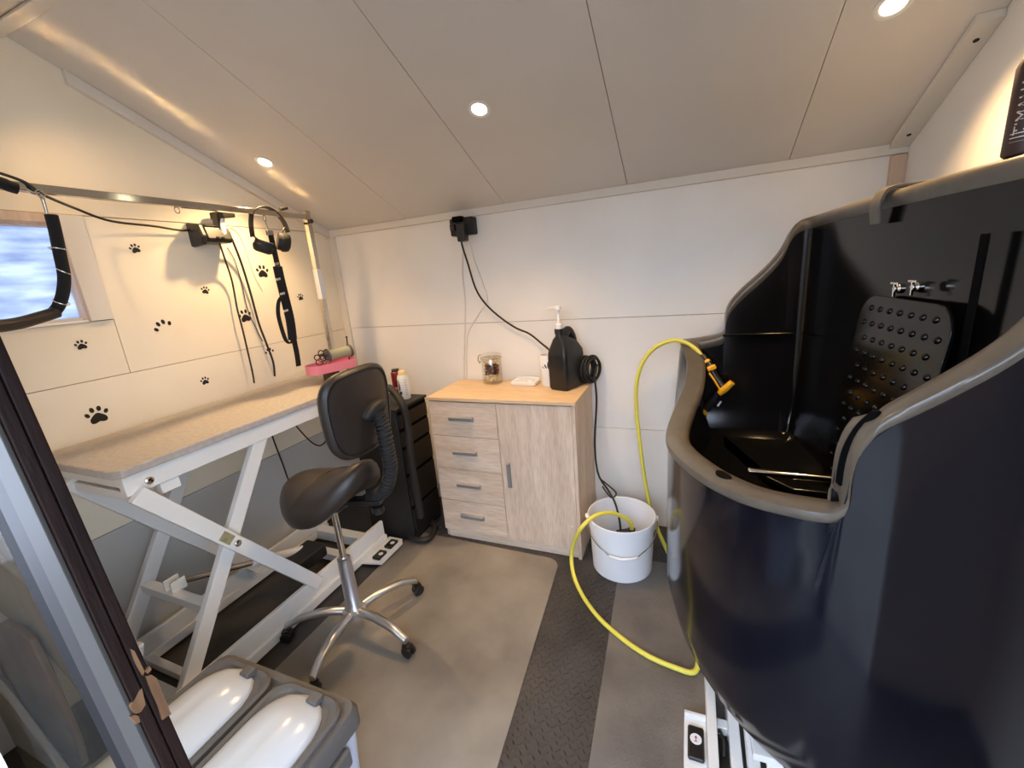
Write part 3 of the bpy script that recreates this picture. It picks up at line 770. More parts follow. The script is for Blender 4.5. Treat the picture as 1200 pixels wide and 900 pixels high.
# back panel frame
def back_pt(x, y, off=.0):        # pixel onto the inner face of the splash back
    a = Vector((.562, .952)); b_ = Vector((.449, 2.022)); n_ = Vector((-(b_-a).y, (b_-a).x)).normalized()
    a = a+n_*off*-1 if n_.x > 0 else a+n_*off
    d = ray(x, y); e = b_-a
    # CAM.xy + t d = a + s e
    det = d.x*(-e.y)+e.x*d.y
    t_ = (a.x*(-e.y)+e.x*a.y)/det
    return CAM+d*t_
ed = Vector((.432-.545, 2.02-.95, 0)).normalized(); enn = Vector((-ed.y, ed.x, 0))
p0, p1 = back_pt(1154, 262, .012), back_pt(1122, 470, .012)
pm2 = (p0+p1)/2
B().obox((pm2.x, pm2.y, 1.20), ed*.012, enn*.002, (0, 0, .25)).build('splash_seam', 'tub_rim_dark', tbo, bevel=.003)
c0 = back_pt(1060, 345, .02)
for k, (x, y) in enumerate(((1059, 338), (1081, 336))):
    c = back_pt(x, y, .012)
    b = B(); b.lathe([(.012, 0), (.012, .012), (.008, .016), (.008, .022), (0, .022)], c, 14, enn)
    b.bar(c+enn*.02+Vector((0, 0, .016)), c+enn*.02+Vector((0, 0, -.02)), .007, .007)
    b.bar(c+enn*.02-ed*.016+Vector((0, 0, .014)), c+enn*.02+ed*.016+Vector((0, 0, .014)), .006, .006)
    b.build('tap', 'chrome', tbo, bevel=.0015)
b = B()          # folded strap over the top rim
c = Vector((.482, 1.57, 0))
q_ = [c+Vector((dx, 0, z)) for dx, z in ((.002, 1.50), (-.004, 1.545), (.006, 1.582), (.025, 1.592), (.07, 1.592), (.13, 1.591), (.142, 1.575))]
b.ribbon(catmull(q_, 4), .055, .008, (-.10, 1, 0))
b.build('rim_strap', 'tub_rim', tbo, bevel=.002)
B().box((.14, 2.050, 1.108), (.40, 2.072, 1.120)).build('ledge', 'tub_in', tbo, bevel=.004)
# label on the far flank
lq = [ony(x, y, 1.80) for x, y in ((786, 410), (797, 412), (795, 470), (786, 476))]
lab = B().obox((-.0535, 1.80, .80), (.0006, 0, 0), (0, .07, 0), (0, 0, .05)).build('care_label', 'label', tbo)
for k in range(3):
    B().obox((-.0545, 1.76+.035*k, .80), (.0004, 0, 0), (0, .004, .0), (0, .002, .03)).build('print_line', 'ink', lab)

# rubber mat leaning inside
rm = thing('bath_mat', 'black studded rubber mat leaning against the splash back inside the bath', 'mat', (.45, 1.6, .69))
cA = back_pt(1040, 450, .05)
w2, hgt = .20, .62
base_c = Vector((cA.x, cA.y, .69))
mp_ = [(u, v_) for u, v_ in rrect(0, hgt/2, w2, hgt/2, .07)]
tilt = Vector((enn.x*-.10, enn.y*-.10, 1)).normalized()
bc_ = base_c+enn*.05
def mpt(u, v_, o_=0.): return bc_+ed*u+tilt*v_+enn*o_
b = B(); n = len(mp_)
b.add([mpt(u, v_, -.004) for u, v_ in mp_]+[mpt(u, v_, .004) for u, v_ in mp_], [tuple(range(n)), tuple(range(n, 2*n))]+[(i, (i+1) % n, n+(i+1) % n, n+i) for i in range(n)])
b.build('sheet', 'tub_in', rm, bevel=.002)
b = B()
for i in range(8):
    for j in range(14):
        u = -.165+.047*i+(.0235 if j % 2 else 0); v_ = .04+.042*j
        if abs(u) < .175: b.lathe([(.009, 0), (.007, .004), (.003, .006), (0, .0062)], mpt(u, v_, .004), 8, enn)
o = b.build('studs', 'tub_in', rm, smooth=60); o['kind'] = 'stuff'

# lifting base of the tub
tb = thing('lift_frame', 'white steel lifting frame with foot pedals beneath the dog bath', 'frame', (.2, 1.3, .004))
Z0 = .0052
b1 = B().box((.076, .70, Z0), (.104, 1.86, .075)).build('base_rail', 'white_steel', tb, bevel=.003)
B().box((.135, .70, Z0), (.165, 1.86, .075)).build('base_rail', 'white_steel', tb, bevel=.003)
B().box((.48, .85, Z0), (.52, 1.86, .075)).build('base_rail', 'white_steel', tb, bevel=.003)
B().box((.104, 1.12, .03), (.135, 1.15, .06)).build('cross_bar', 'white_steel', tb, bevel=.003)
B().box((.165, 1.74, Z0), (.48, 1.80, .06)).build('cross_bar', 'white_steel', tb, bevel=.003)
B().box((.165, .90, Z0), (.48, .96, .06)).build('cross_bar', 'white_steel', tb, bevel=.003)
for xx in (.19, .455):
    B().bar((xx, .93, .07), (xx, 1.75, .20), .03, .045).build('scissor_arm', 'white_steel', tb, bevel=.003)
    B().bar((xx+.032, 1.77, .07), (xx+.032, .95, .20), .03, .045).build('scissor_arm', 'white_steel', tb, bevel=.003)
B().box((.17, .93, .222), (.5, 1.8, .2425)).build('top_plate', 'white_steel', tb, bevel=.003)
B().box((.105, .97, Z0), (.134, 1.10, .05)).build('motor_box', 'black', tb, bevel=.006)
B().tube(catmull([Vector((.110, 1.13, .02)), Vector((.112, 1.11, .06)), Vector((.12, 1.07, .07)), Vector((.118, 1.04, .055))], 5), .004, 8).build('cable', 'cable', tb, smooth=60)
pdl = B().box((.012, .92, Z0), (.0755, 1.155, .03)).build('pedal_plate', 'white_steel', tb, bevel=.002)
B().box((.012, 1.145, .03), (.0755, 1.155, .05)).build('pedal_guard', 'white_steel', tb, bevel=.002)
pd = B().box((.022, 1.015, .031), (.068, 1.115, .046)).build('pedal', 'black', tb, bevel=.006)
B().lathe([(.0165, 0), (.0165, .001), (0, .001)], (.045, 1.072, .0462), 24).build('symbol_disc', 'label', pd)
def arrow(c, u, v_, s_):
    c = Vector(c); u = Vector(u).normalized(); v_ = Vector(v_).normalized(); up = u.cross(v_)*.0004
    b = B()
    b.obox(c, u*s_*.12, v_*s_*.6, up)
    b.prism([(0, 0), (0, 0), (0, 0)], 'z', 0, 0) if False else None
    b.add([c+v_*s_+up, c+v_*s_*.3-u*s_*.5+up, c+v_*s_*.3+u*s_*.5+up], [(0, 1, 2)])
    b.obox(c-v_*s_*.85, u*s_*.5, v_*s_*.1, up)
    return b
arrow((.045, 1.072, .0478), (1, 0, 0), (0, 1, 0), .009).build('arrow', 'red', pd)

# plastic crate with bottle under the tub
vc = thing('storage_tub', 'clear green tinted plastic tub on the floor under the dog bath', 'tub', (.25, 1.10, .005))
B().loft([[(x, y, z) for x, y in rrect(.33, 1.085, a, b_, .03)] for z, a, b_ in ((.0055, .085, .09), (.20, .10, .105), (.20, .096, .101), (.012, .081, .086))]).build('wall', 'visor', vc, smooth=40)
b = B().lathe([(.024, 0), (.026, .005), (.026, .10), (.012, .125), (.012, .15), (0, .15)], (.285, 1.05, .0145), 20)
tag(b.build('small_bottle', 'roller', smooth=40), 'pale green bottle in the clear tub under the bath', 'bottle')

# bottle on the rim at right
bp = Vector((.583, 1.19, 1.5865))
bt = thing('spray_bottle', 'dark brown printed bottle standing on the tub rim at the right edge', 'bottle', bp)
RB = .034
B().lathe([(RB-.003, 0), (RB, .004), (RB, .150), (RB-.006, .168), (.024, .18), (0, .181)], bp, 32).build('body', 'label_dark', bt, smooth=40)
B().lathe([(.021, .181), (.021, .205), (0, .206)], bp, 24).build('cap', 'black', bt, smooth=40)
dirc = Vector((-bp.x, -bp.y, 0)).normalized(); tang = Vector((0, 0, 1)).cross(dirc)
def wrap(b, c, R_):
    a0 = math.atan2(dirc.y, dirc.x); out = []
    for p in b.v:
        u = (p-c).dot(tang); out.append(Vector((c.x+R_*math.cos(a0+u/R_), c.y+R_*math.sin(a0+u/R_), p.z)))
    b.v = out; return b
wrap(text_bm('TIMAHA', .026, bp+dirc*RB-tang*.014+Vector((0, 0, .082)), (0, 0, 1), -tang), bp, RB+.0006).build('lettering', 'text', bt)
for k in range(3):
    b = B(); zz = .022+.007*k
    b.add([bp+dirc*RB+tang*(-.028+.004*i)+Vector((0, 0, zz+.0016*s)) for i in range(10) for s in (0, 1)], [(2*i, 2*i+2, 2*i+3, 2*i+1) for i in range(9)])
    wrap(b, bp, RB+.0006).build('printed_line', 'text' if k else 'grille', bt)
for k, tt in enumerate((.004, .012)):
    b = B(); b.add([bp+dirc*RB+tang*(tt+.0018*s)+Vector((0, 0, .045+.01*i)) for i in range(8) for s in (0, 1)], [(2*i, 2*i+2, 2*i+3, 2*i+1) for i in range(7)])
    wrap(b, bp, RB+.0006).build('printed_line', 'grille', bt)
q = onx(1091, 212, .56)
tag(B().box((.545, 1.62, 1.586), (.60, 1.72, 1.604)).build('soap_dish', 'black_matte', bevel=.006), 'small flat dark dish lying on top rim of the bath', 'dish')

# ------------------------------------------------------------------ grooming table
TX0, TX1, TY0, TY1, TZ = -2.125, -1.600, .628, 1.885, .966
gt = thing('grooming_table', 'white scissor lift grooming table with pale rubber top', 'table', ((TX0+TX1)/2, (TY0+TY1)/2, 0))
b = B()
outl = [(TX0, TY0), (TX1-.03, TY0), (TX1, TY0+.018), (TX1, TY1-.018), (TX1-.03, TY1), (TX0, TY1)]
b.prism(outl, 'z', TZ-.028, TZ)
b.build('tabletop', 'table_top', gt, bevel=.005)
# under frame
def tpart(name, a, b_, mat='white_steel', par=None, bev=.003):
    return B().box(a, b_).build(name, mat, par or gt, bevel=bev)
xf, xb = -1.635, -2.08
tpart('frame_rail', (xf-.012, TY0+.02, TZ-.095), (xf+.02, TY1-.05, TZ-.029))
tpart('frame_rail', (xb-.02, TY0+.02, TZ-.095), (xb+.012, TY1-.05, TZ-.029))
tpart('frame_end', (xb+.013, TY0+.03, TZ-.075), (xf-.013, TY0+.06, TZ-.03))
tpart('frame_end', (xb+.013, TY1-.09, TZ-.075), (xf-.013, TY1-.06, TZ-.03))
tpart('brace_bar', (xb+.013, TY0+.045, TZ-.13), (xf-.013, TY0+.065, TZ-.10))
tpart('end_lug', (xb+.013, TY0+.02, TZ-.11), (xb+.033, TY0+.05, TZ-.03))
tpart('rubber_pad', (xf-.02, TY0+.03, TZ-.0305), (xf+.021, TY0+.14, TZ-.0285), 'black', bev=0)
for yy in (TY0+.085, ):
    B().lathe([(.013, 0), (.013, .006), (.009, .009), (0, .009)], (xf+.0195, yy, TZ-.068), 14, (1, 0, 0)).build('bolt', 'steel', gt, smooth=40)
tpart('stop_block', (xf-.03, TY0+.115, TZ-.135), (xf+.012, TY0+.175, TZ-.096))
# base
ZB = .10
tpart('base_rail', (-1.638, .60, .012), (-1.592, 1.70, .055))
tpart('base_rail', (-1.626, .60, .056), (-1.606, 1.70, .140))
tpart('base_rail', (-2.085, .60, .012), (-2.035, 1.70, .055))
tpart('base_rail', (-2.062, .60, .056), (-2.042, 1.70, .132))
tpart('base_cross', (-2.034, .60, .012), (-1.639, .65, .07))
tpart('base_cross', (-2.034, .70, .012), (-1.639, .73, .045))
tpart('base_cross', (-2.034, 1.60, .012), (-1.639, 1.66, .07))
tpart('base_cross', (-2.034, 1.45, .02), (-1.639, 1.50, .06))
for x in (-1.615, -2.06):
    for y in (.63, 1.67):
        B().lathe([(.022, 0), (.022, .008), (.008, .0105), (.008, .012), (0, .012)], (x, y, 0.0002), 16).build('foot', 'black', gt, smooth=40)
# scissor arms: low front -> high back and reverse, each side
zT = TZ-.11
A1 = lambda x: (Vector((x, .665, .875)), Vector((x, 1.215, .105)))
A2 = lambda x: (Vector((x, .630, .10)), Vector((x, 1.135, .895)))
for x in (-1.620, -2.03):
    a, b_ = A1(x+.016); B().bar(a, b_, .056, .028, up=(1, 0, 0)).build('scissor_arm', 'white_steel', gt, bevel=.003)
    a, b_ = A2(x-.016); B().bar(a, b_, .056, .028, up=(1, 0, 0)).build('scissor_arm', 'white_steel', gt, bevel=.003)
def inter(x):
    a, b_ = A1(x); c, d_ = A2(x)
    r1 = (b_-a); r2 = (d_-c)
    det = r1.y*(-r2.z)+r2.y*r1.z
    t_ = ((c.y-a.y)*(-r2.z)+r2.y*(c.z-a.z))/det
    return a+r1*t_
pv = inter(-1.615)
B().lathe([(.013, 0), (.013, .007), (.009, .010), (0, .010)], (-1.620+.030, pv.y, pv.z), 14, (1, 0, 0)).build('pivot_bolt', 'steel', gt, smooth=40)
a, b_ = A1(-1.615); dv = (b_-a).normalized(); c_ = Vector((-1.620+.0308, pv.y, pv.z))-dv*.052
nv = Vector((0, -dv.z, dv.y))
B().obox(c_, dv*.026, nv*.018, (.0006, 0, 0)).build('warning_sticker', 'sticker', gt)
cl_, dl_ = A2(-1.65)
cq = cl_.lerp(dl_, .30)
B().bar((-2.045, cq.y, cq.z), (-1.65, cq.y, cq.z), .04, .035).build('cross_tube', 'white_steel', gt, bevel=.003)
B().prism([(cq.y-.03, cq.z-.05), (cq.y+.035, cq.z+.07), (cq.y+.0, cq.z+.02), (cq.y-.05, cq.z-.02)], 'x', -1.66, -1.63).build('gusset', 'white_steel', gt, bevel=.002)
mid = Vector((-1.86, cq.y, cq.z))
for s in (-1, 1):
    B().box((mid.x+s*.022-.004, mid.y-.01, mid.z+.01), (mid.x+s*.022+.004, mid.y+.045, mid.z+.06)).build('bracket', 'white_steel', gt, bevel=.003)
endp = Vector((-1.80, 1.36, .16))
B().tube([mid+Vector((0, .02, .04)), (mid+Vector((0, .02, .04))).lerp(endp, .55)], .012, 14).build('actuator_rod', 'steel', gt, smooth=40)
B().tube([(mid+Vector((0, .02, .04))).lerp(endp, .5), endp], .021, 14).build('actuator_tube', 'white_steel', gt, smooth=40)
B().box((endp.x-.03, endp.y-.16, endp.z-.035), (endp.x+.10, endp.y+.02, endp.z+.035)).build('motor', 'black', gt, bevel=.012)
# pedals
pp = B().prism([(-1.590, 1.475), (-1.478, 1.50), (-1.478, 1.68), (-1.500, 1.715), (-1.590, 1.715)], 'z', .018, .030).build('pedal_plate', 'white_steel', gt, bevel=.002)
B().bar((-1.4775, 1.5, .036), (-1.4775, 1.685, .036), .006, .03).build('pedal_guard', 'white_steel', gt, bevel=.001)
for y in (1.545, 1.645):
    d = B().prism([(-1.545, y-.034), (-1.50, y-.034), (-1.488, y-.012), (-1.488, y+.012), (-1.50, y+.034), (-1.545, y+.034)], 'z', .031, .048).build('pedal', 'black', gt, bevel=.004)
    B().lathe([(.0125, 0), (.0125, .001), (0, .001)], (-1.512, y, .0485), 20).build('symbol_disc', 'label', d)
# overhead arm
AX = -1.905
PY = 1.862
arm = tpart('arm_post', (AX-.014, PY-.014, TZ), (AX+.014, PY+.014, 1.865), 'steel', bev=.002)
tpart('arm_bar', (AX-.013, TY0-.1, 1.818), (AX+.013, PY-.0145, 1.844), 'steel', bev=.002)
tpart('post_clamp', (AX-.024, PY-.024, TZ-.06), (AX+.024, PY+.03, TZ+.05), 'steel', bev=.003)
tpart('post_sleeve', (AX-.0165, PY-.0165, 1.40), (AX+.0165, PY+.0165, 1.56), 'white_steel', bev=.002)
B().lathe([(.008, 0), (.008, .006), (.012, .008), (.012, .016), (0, .017)], (AX+.013, PY, 1.81), 12, (1, 0, 0)).build('clamp_knob', 'black', gt, smooth=40)
B().lathe([(.006, 0), (.006, .01), (0, .011)], (AX, PY-.013, 1.80), 12, (0, -1, 0)).build('clamp_screw', 'black', gt, smooth=40)
def ring_t(c, r, rt, nrm_, n=20):
    nrm_ = Vector(nrm_).normalized(); u = nrm_.cross(Vector((0, 0, 1))).normalized(); v_ = nrm_.cross(u)
    return B().tube([Vector(c)+r*(math.cos(2*PI*k/n)*u+math.sin(2*PI*k/n)*v_) for k in range(n)], rt, 6, True)
for yy in (1.205, 1.60):
    ring_t((AX, yy, 1.806), .012, .002, (1, .3, 0)).build('hook_ring', 'steel', gt, smooth=60)

# ------------------------------------------------------------------ things hung on the bar and the wall
# ear defenders
eh = thing('ear_defenders', 'black ear defenders hooked over the steel bar', 'headphones', (AX, 1.60, 1.68))
band = catmull([Vector((AX-.02, 1.53, 1.72)), Vector((AX-.005, 1.525, 1.78)), Vector((AX, 1.545, 1.835)), Vector((AX, 1.60, 1.858)), Vector((AX, 1.655, 1.848)), Vector((AX+.005, 1.70, 1.80)), Vector((AX+.015, 1.705, 1.745))], 6)
B().ribbon(band, .028, .007, (1, 0, 0)).build('headband', 'black', eh, bevel=.002)
B().tube(catmull([Vector((AX-.02, 1.535, 1.725)), Vector((AX-.01, 1.56, 1.70)), Vector((AX, 1.59, 1.685))], 5), .004, 8).build('fork', 'black', eh, smooth=60)
B().tube(catmull([Vector((AX+.015, 1.70, 1.75)), Vector((AX+.03, 1.68, 1.765)), Vector((AX+.03, 1.655, 1.735)), Vector((AX+.03, 1.65, 1.70))], 5), .004, 8).build('fork', 'black', eh, smooth=60)
def cup(c, ax, mat):
    c = Vector(c); ax = Vector(ax).normalized(); u = ax.cross(Vector((0, 0, 1))).normalized(); v_ = u.cross(ax)
    rr = []
    for h_, s_ in ((-.028, .80), (-.026, .9), (-.008, .92), (-.006, 1.0), (.006, 1.0), (.024, .86), (.030, .6)):
        rr.append([c+ax*h_+u*(.036*s_*math.cos(2*PI*k/24))+v_*(.047*s_*math.sin(2*PI*k/24)) for k in range(24)])
    return B().loft(rr)
B().add([], [])
cup((AX+.03, 1.655, 1.695), (.45, .80, -.25), 'black').build('ear_cup', 'black_matte', eh, smooth=50)
cup((AX-.005, 1.565, 1.675), (-.3, -.25, -.9), 'black').build('ear_cup', 'black_matte', eh, smooth=50)
B().tube([Vector((AX+.0, 1.70, 1.857)), Vector((AX+.01, 1.735, 1.866))], .009, 10).build('microphone', 'black', eh, smooth=50)
# black grooming strap
SXp = AX+.012
st = thing('grooming_strap', 'black webbing strap with buckles hanging from the bar by ear defenders', 'strap', (SXp, 1.60, 1.1))
def s3(x, y, X=SXp): return onx(x, y, X)
B().tube([Vector((AX, 1.60, 1.796)), s3(314, 268), s3(315, 272)], .003, 8).build('snap_hook', 'steel', st, smooth=50)
B().box(*[tuple(s3(316, 273)+Vector(k)) for k in ((-.006, -.017, -.012), (.006, .017, .012))]).build('buckle', 'steel', st, bevel=.002)
p1 = [s3(x, y) for x, y in ((317, 275), (321, 292), (325, 310), (330, 330), (336, 355), (342, 380), (345, 400), (348, 415), (350, 429))]
B().ribbon(catmull(p1, 4), .026, .004, (.2, 1, 0)).build('strap', 'webbing', st)
p2 = [s3(x, y, SXp+.012) for x, y in ((325, 312), (329, 330), (334, 350), (340, 375), (343, 398))]
B().ribbon(catmull(p2, 4), .045, .012, (.2, 1, 0)).build('padded_section', 'webbing', st, bevel=.004)
p3 = [s3(x, y, SXp+.018) for x, y in ((333, 345), (327, 352), (326, 368), (331, 388), (336, 400), (342, 401), (343, 388))]
B().ribbon(catmull(p3, 5), .018, .006, (.5, 1, 0)).build('loop', 'webbing', st, bevel=.002)
for x, y in ((324, 309), (326, 327), (331, 344), (335, 364)):
    c = s3(x, y, SXp+.022)
    B().obox(c, (.003, 0, 0), (0, .013, .002), (0, 0, .006)).build('slide_buckle', 'chrome', st, bevel=.002)
# wall box with clipper
wbx = thing('wall_bracket', 'black glossy bracket box on left wall with cords hanging from it', 'bracket', (XL, 1.50, 1.70))
yb0, yb1 = 1.372, 1.520
B().prism([(XL, 1.705), (XL+.085, 1.705), (XL+.095, 1.72), (XL+.078, 1.775), (XL, 1.79)], 'y', yb0+.028, yb1).build('shelf_box', 'black', wbx, bevel=.006)
B().prism([(XL, 1.69), (XL+.085, 1.695), (XL+.098, 1.73), (XL+.08, 1.785), (XL, 1.80)], 'y', yb0, yb0+.026).build('side_cheek', 'black', wbx, bevel=.008)
B().prism([(XL+.02, 1.787), (XL+.078, 1.779), (XL+.078, 1.783), (XL+.02, 1.791)], 'y', yb0+.04, yb1-.04).build('top_flap', 'grey_plastic', wbx, bevel=.001)
B().tube(catmull([Vector((XL+.07, yb1-.03, 1.72)), Vector((XL+.075, yb1-.03, 1.77)), Vector((XL+.07, yb1-.02, 1.815)), Vector((XL+.06, yb1, 1.835))], 5), [.015]*16, 12).build('white_holder', 'white_plastic', wbx, smooth=50)
B().obox((XL+.065, yb1-.005, 1.835), (.04, .006, 0), (-.004, .035, .004), (0, 0, .016)).build('top_hook', 'black', wbx, bevel=.006)
B().obox((XL+.062, yb1-.035, 1.80), (.02, 0, 0), (0, .012, 0), (0, .004, .04)).build('hook_arm', 'black', wbx, bevel=.005)
for yy in (1.445, 1.47):
    B().lathe([(.008, 0), (.008, .01), (.004, .012), (0, .012)], (XL+.090, yy, 1.725), 12, (1, 0, -.2)).build('socket', 'grey_metal', wbx, smooth=40)
def wcable(name, label, pts, r, mat='cable'):
    return tag(B().tube(catmull(pts, 7), r, 8).build(name, mat, smooth=60), label, 'cable')
wcable('hanging_cable', 'black cord hanging from wall bracket to table, left one', [onx(x, y, X) for x, y, X in ((257, 284, XL+.095), (264, 305, XL+.05), (272, 330, XL+.03), (278, 362, XL+.03), (284, 385, XL+.03), (291, 415, XL+.03), (296, 437, XL+.03), (298, 449, XL+.03))], .0042)
wcable('hanging_cable', 'thicker black cord hanging from wall bracket to table, right one', [onx(x, y, X) for x, y, X in ((268, 272, XL+.08), (275, 288, XL+.05), (284, 312, XL+.03), (294, 345, XL+.02), (303, 378, XL+.02), (312, 402, XL+.02), (320, 424, XL+.02), (322, 441, XL+.02))], .0055)
wcable('thin_cable', 'thin dark cord between the two black cords on left wall', [onx(x, y, XL+.006) for x, y in ((266, 290), (275, 305), (283, 332), (290, 362), (300, 385), (308, 400))], .0022)
wcable('thin_white_cable', 'thin pale wire trailing down left wall beside the paw prints', [onx(x, y, XL+.004) for x, y in ((270, 266), (280, 274), (289, 295), (297, 320), (308, 341))], .002, 'white_cable')
wcable('bar_cable', 'long black cable slung from the bar to the wall bracket', [onx(x, y, X) for x, y, X in ((-30, 196, AX), (0, 203, AX), (30, 214, AX+.016), (50, 228, AX+.01), (90, 245, XL+.08), (130, 259, XL+.05), (180, 265, XL+.03), (215, 270, XL+.02), (235, 266, XL+.02), (258, 265, XL+.05))], .0045)
# padded noose by the window
ns = thing('grooming_noose', 'padded black grooming noose with metal rings hanging before the window', 'noose', (AX, .85, 1.4))
B().tube([onx(x, y, AX+.016) for x, y in ((46, 226), (49, 231), (51, 236), (55, 250))], [.005, .006, .005, .004], 8).build('brass_clip', 'steel', ns, smooth=50)
B().tube(catmull([onx(x, y, AX+.016) for x, y in ((60, 252), (65, 272), (70, 297), (75, 322), (74, 342), (69, 358), (62, 367))], 5), .0165, 12).build('padded_strap', 'webbing', ns, smooth=60)
B().tube(catmull([onx(x, y, X) for x, y, X in ((66, 366, AX+.02), (50, 371, AX+.03), (25, 378, AX+.05), (0, 382, AX+.07), (-40, 384, AX+.1))], 5), .018, 12).build('padded_sleeve', 'leather', ns, smooth=60)
for x, y, nn in ((67, 292, (0, .25, 1)), (75, 318, (.3, .4, .7)), (72, 354, (.4, .3, .8))):
    c = onx(x, y, AX+.016); ring_t(c, .021, .002, nn).build('ring', 'chrome', ns, smooth=60)
n2 = thing('lead_sleeve', 'short black padded lead clipped along the bar at left edge', 'lead', (AX+.02, .75, 1.8))
B().tube(catmull([onx(x, y, AX+.03) for x, y in ((-40, 205), (0, 214), (10, 218), (20, 221))], 4), .017, 12).build('padded_sleeve', 'webbing', n2, smooth=60)
B().tube(catmull([onx(x, y, AX+.03) for x, y in ((20, 221), (30, 222), (38, 226), (46, 227))], 4), .005, 8).build('snap_clip', 'chrome', n2, smooth=60)
ring_t(onx(47, 227, AX+.03), .011, .0025, (1, .2, .2)).build('ring', 'chrome', n2, smooth=60)

# paw prints
def paw(x, y, hpx, rot, label, pad=True, toes=4):
    c = onx(x, y, XL); s = abs(onx(x, y-hpx/2, XL).z-onx(x, y+hpx/2, XL).z)/2
    b = B(); ca, sa = math.cos(rot), math.sin(rot)
    def blob(pts):
        q = [(c.y+s*(u*ca-v_*sa), c.z+s*(u*sa+v_*ca)) for u, v_ in pts]
        b.prism(q, 'x', XL+.0002, XL+.0012)
    def ell(u, v_, a, e, r):
        return [(u+a*math.cos(t)*math.cos(r)-e*math.sin(t)*math.sin(r), v_+a*math.cos(t)*math.sin(r)+e*math.sin(t)*math.cos(r)) for t in [2*PI*k/16 for k in range(16)]]
    if pad:
        P_ = catmull([Vector((p[0], p[1], 0)) for p in ((0, .22), (.38, .02), (.78, -.42), (.72, -.86), (.35, -.92), (0, -.80), (-.35, -.92), (-.72, -.86), (-.78, -.42), (-.38, .02))], 3, True)
        blob([(p.x, p.y) for p in P_])
    for u, v_, a, e, r in ((-.88, .18, .2, .28, .5), (-.33, .66, .21, .31, .12), (.33, .66, .21, .31, -.12), (.88, .18, .2, .28, -.5))[:toes]:
        blob(ell(u, v_, a, e, r))
    tag(b.build('paw_sticker', 'ink'), label, 'paw print', 'paw print stickers on the left wall')
paw(158, 291, 11, .25, 'small black paw print nearest the window architrave on left wall')
paw(240.5, 340, 9, -.2, 'small black paw print beneath the black wall bracket')
paw(307.5, 318, 15, -.05, 'black paw print just left of the hanging strap')
paw(287, 370, 15, .1, 'black paw print touched by the left hanging cord')
paw(352, 348, 8, .1, 'smallest black paw print between strap and arm post')
paw(192, 384, 19, .35, 'paw print of four toes only, main pad missing', pad=False)
paw(95, 404, 11.5, .1, 'black paw print below the window corner')
paw(240, 446, 9.5, .1, 'small black paw print just above middle of the table')
paw(114, 486, 21, .05, 'largest black paw print low at left above the table')
paw(316, 413, 11, .1, 'small paw print crossed by the right hanging cord', pad=False)

# ------------------------------------------------------------------ pink tray on the table
pk = Vector((-1.80, 1.735, TZ))
ptn = thing('tool_tray', 'pink tray of scissors and grooming tools at far end of table', 'tray', pk)
tx = Vector((.35, .94, 0)).normalized(); ty = Vector((-tx.y, tx.x, 0))
def tl(u, v_, z): return pk+tx*u+ty*v_+Vector((0, 0, z))
rr = rrect(0, 0, .135, .062, .055, 7)
B().loft([[tl(u*s_, v_*s_, z) for u, v_ in rr] for z, s_ in ((.055, .98), (.056, 1.0), (.102, 1.0), (.102, .955), (.062, .95))]).build('pink_band', 'pink', ptn, smooth=40)
B().obox(tl(-.01, 0, .028), tx*.035, ty*.03, (0, 0, .0272)).build('stand_block', 'label_dark', ptn, bevel=.004)
B().obox(tl(.085, -.02, .028), tx*.014, ty*.012, (.004, 0, .0272)).build('stand_foot', 'blue', ptn, bevel=.003)
tg_ = 'grooming tools in the pink tray'
def sc(u, v_, z, tilt_, label):
    t = thing('scissors', label, 'scissors', tl(u, v_, .064), tg_)
    for s in (-1, 1):
        c = tl(u+s*.014, v_, z)
        ring_t(c+Vector((0, 0, .03)), .014, .003, tuple(ty+Vector((0, 0, .1*s)))).build('finger_ring', 'black', t, smooth=60)
        B().tube([c+Vector((0, 0, .017)), tl(u-s*.004+tilt_, v_, z-.005), tl(u-s*.006+tilt_, v_, .066)], [.003, .0035, .002], 8).build('blade', 'chrome', t, smooth=60)
sc(-.055, .0, .108, .01, 'black handled scissors standing leftmost in pink tray')
sc(-.02, .025, .125, 0, 'taller black scissors standing behind in pink tray')
sc(-.035, -.025, .102, .02, 'low black scissors leaning near front of pink tray')
t = thing('lint_roller', 'grey roller brush lying across the pink tray', 'brush', tl(.055, 0, .10), tg_)
B().tube([tl(-.01, -.01, .137), tl(.105, -.01, .142)], .030, 20).build('roller', 'roller', t, smooth=40)
B().tube([tl(-.018, -.01, .1366), tl(-.010, -.01, .137)], .034, 20).build('end_disc', 'purple', t, smooth=40)
B().tube([tl(.105, -.01, .142), tl(.118, -.01, .1425)], .034, 20).build('end_disc', 'purple', t, smooth=40)
t = thing('comb', 'slim dark comb poking up at right end of pink tray', 'comb', tl(.115, .02, .065), tg_)
B().bar(tl(.118, .03, .066), tl(.127, .03, .21), .008, .006).build('stem', 'black', t, bevel=.002)
B().ball(tl(.127, .03, .215), .006).build('tip', 'black', t, smooth=80)
ring_t(tl(-.085, -.04, .112), .016, .003, tuple(ty)).build
rg = thing('red_scissors', 'red ringed thinning scissors at left end of pink tray', 'scissors', tl(-.085, -.03, .064), tg_)
ring_t(tl(-.078, -.04, .118), .016, .0032, tuple(ty+tx*.3)).build('finger_ring', 'red', rg, smooth=60)
B().tube([tl(-.075, -.036, .102), tl(-.06, -.02, .066)], .003, 8).build('blade', 'chrome', rg, smooth=60)
tag(B().loft([[Vector((-1.70+.028*s_*math.cos(2*PI*k/20), 1.82+.04*s_*math.sin(2*PI*k/20), TZ+z)) for k in range(20)] for z, s_ in ((.0005, .9), (.008, 1), (.03, .9), (.036, .6))]).build('brush_head', 'label_dark', smooth=50), 'small dark brush head on table behind chair backrest', 'brush')

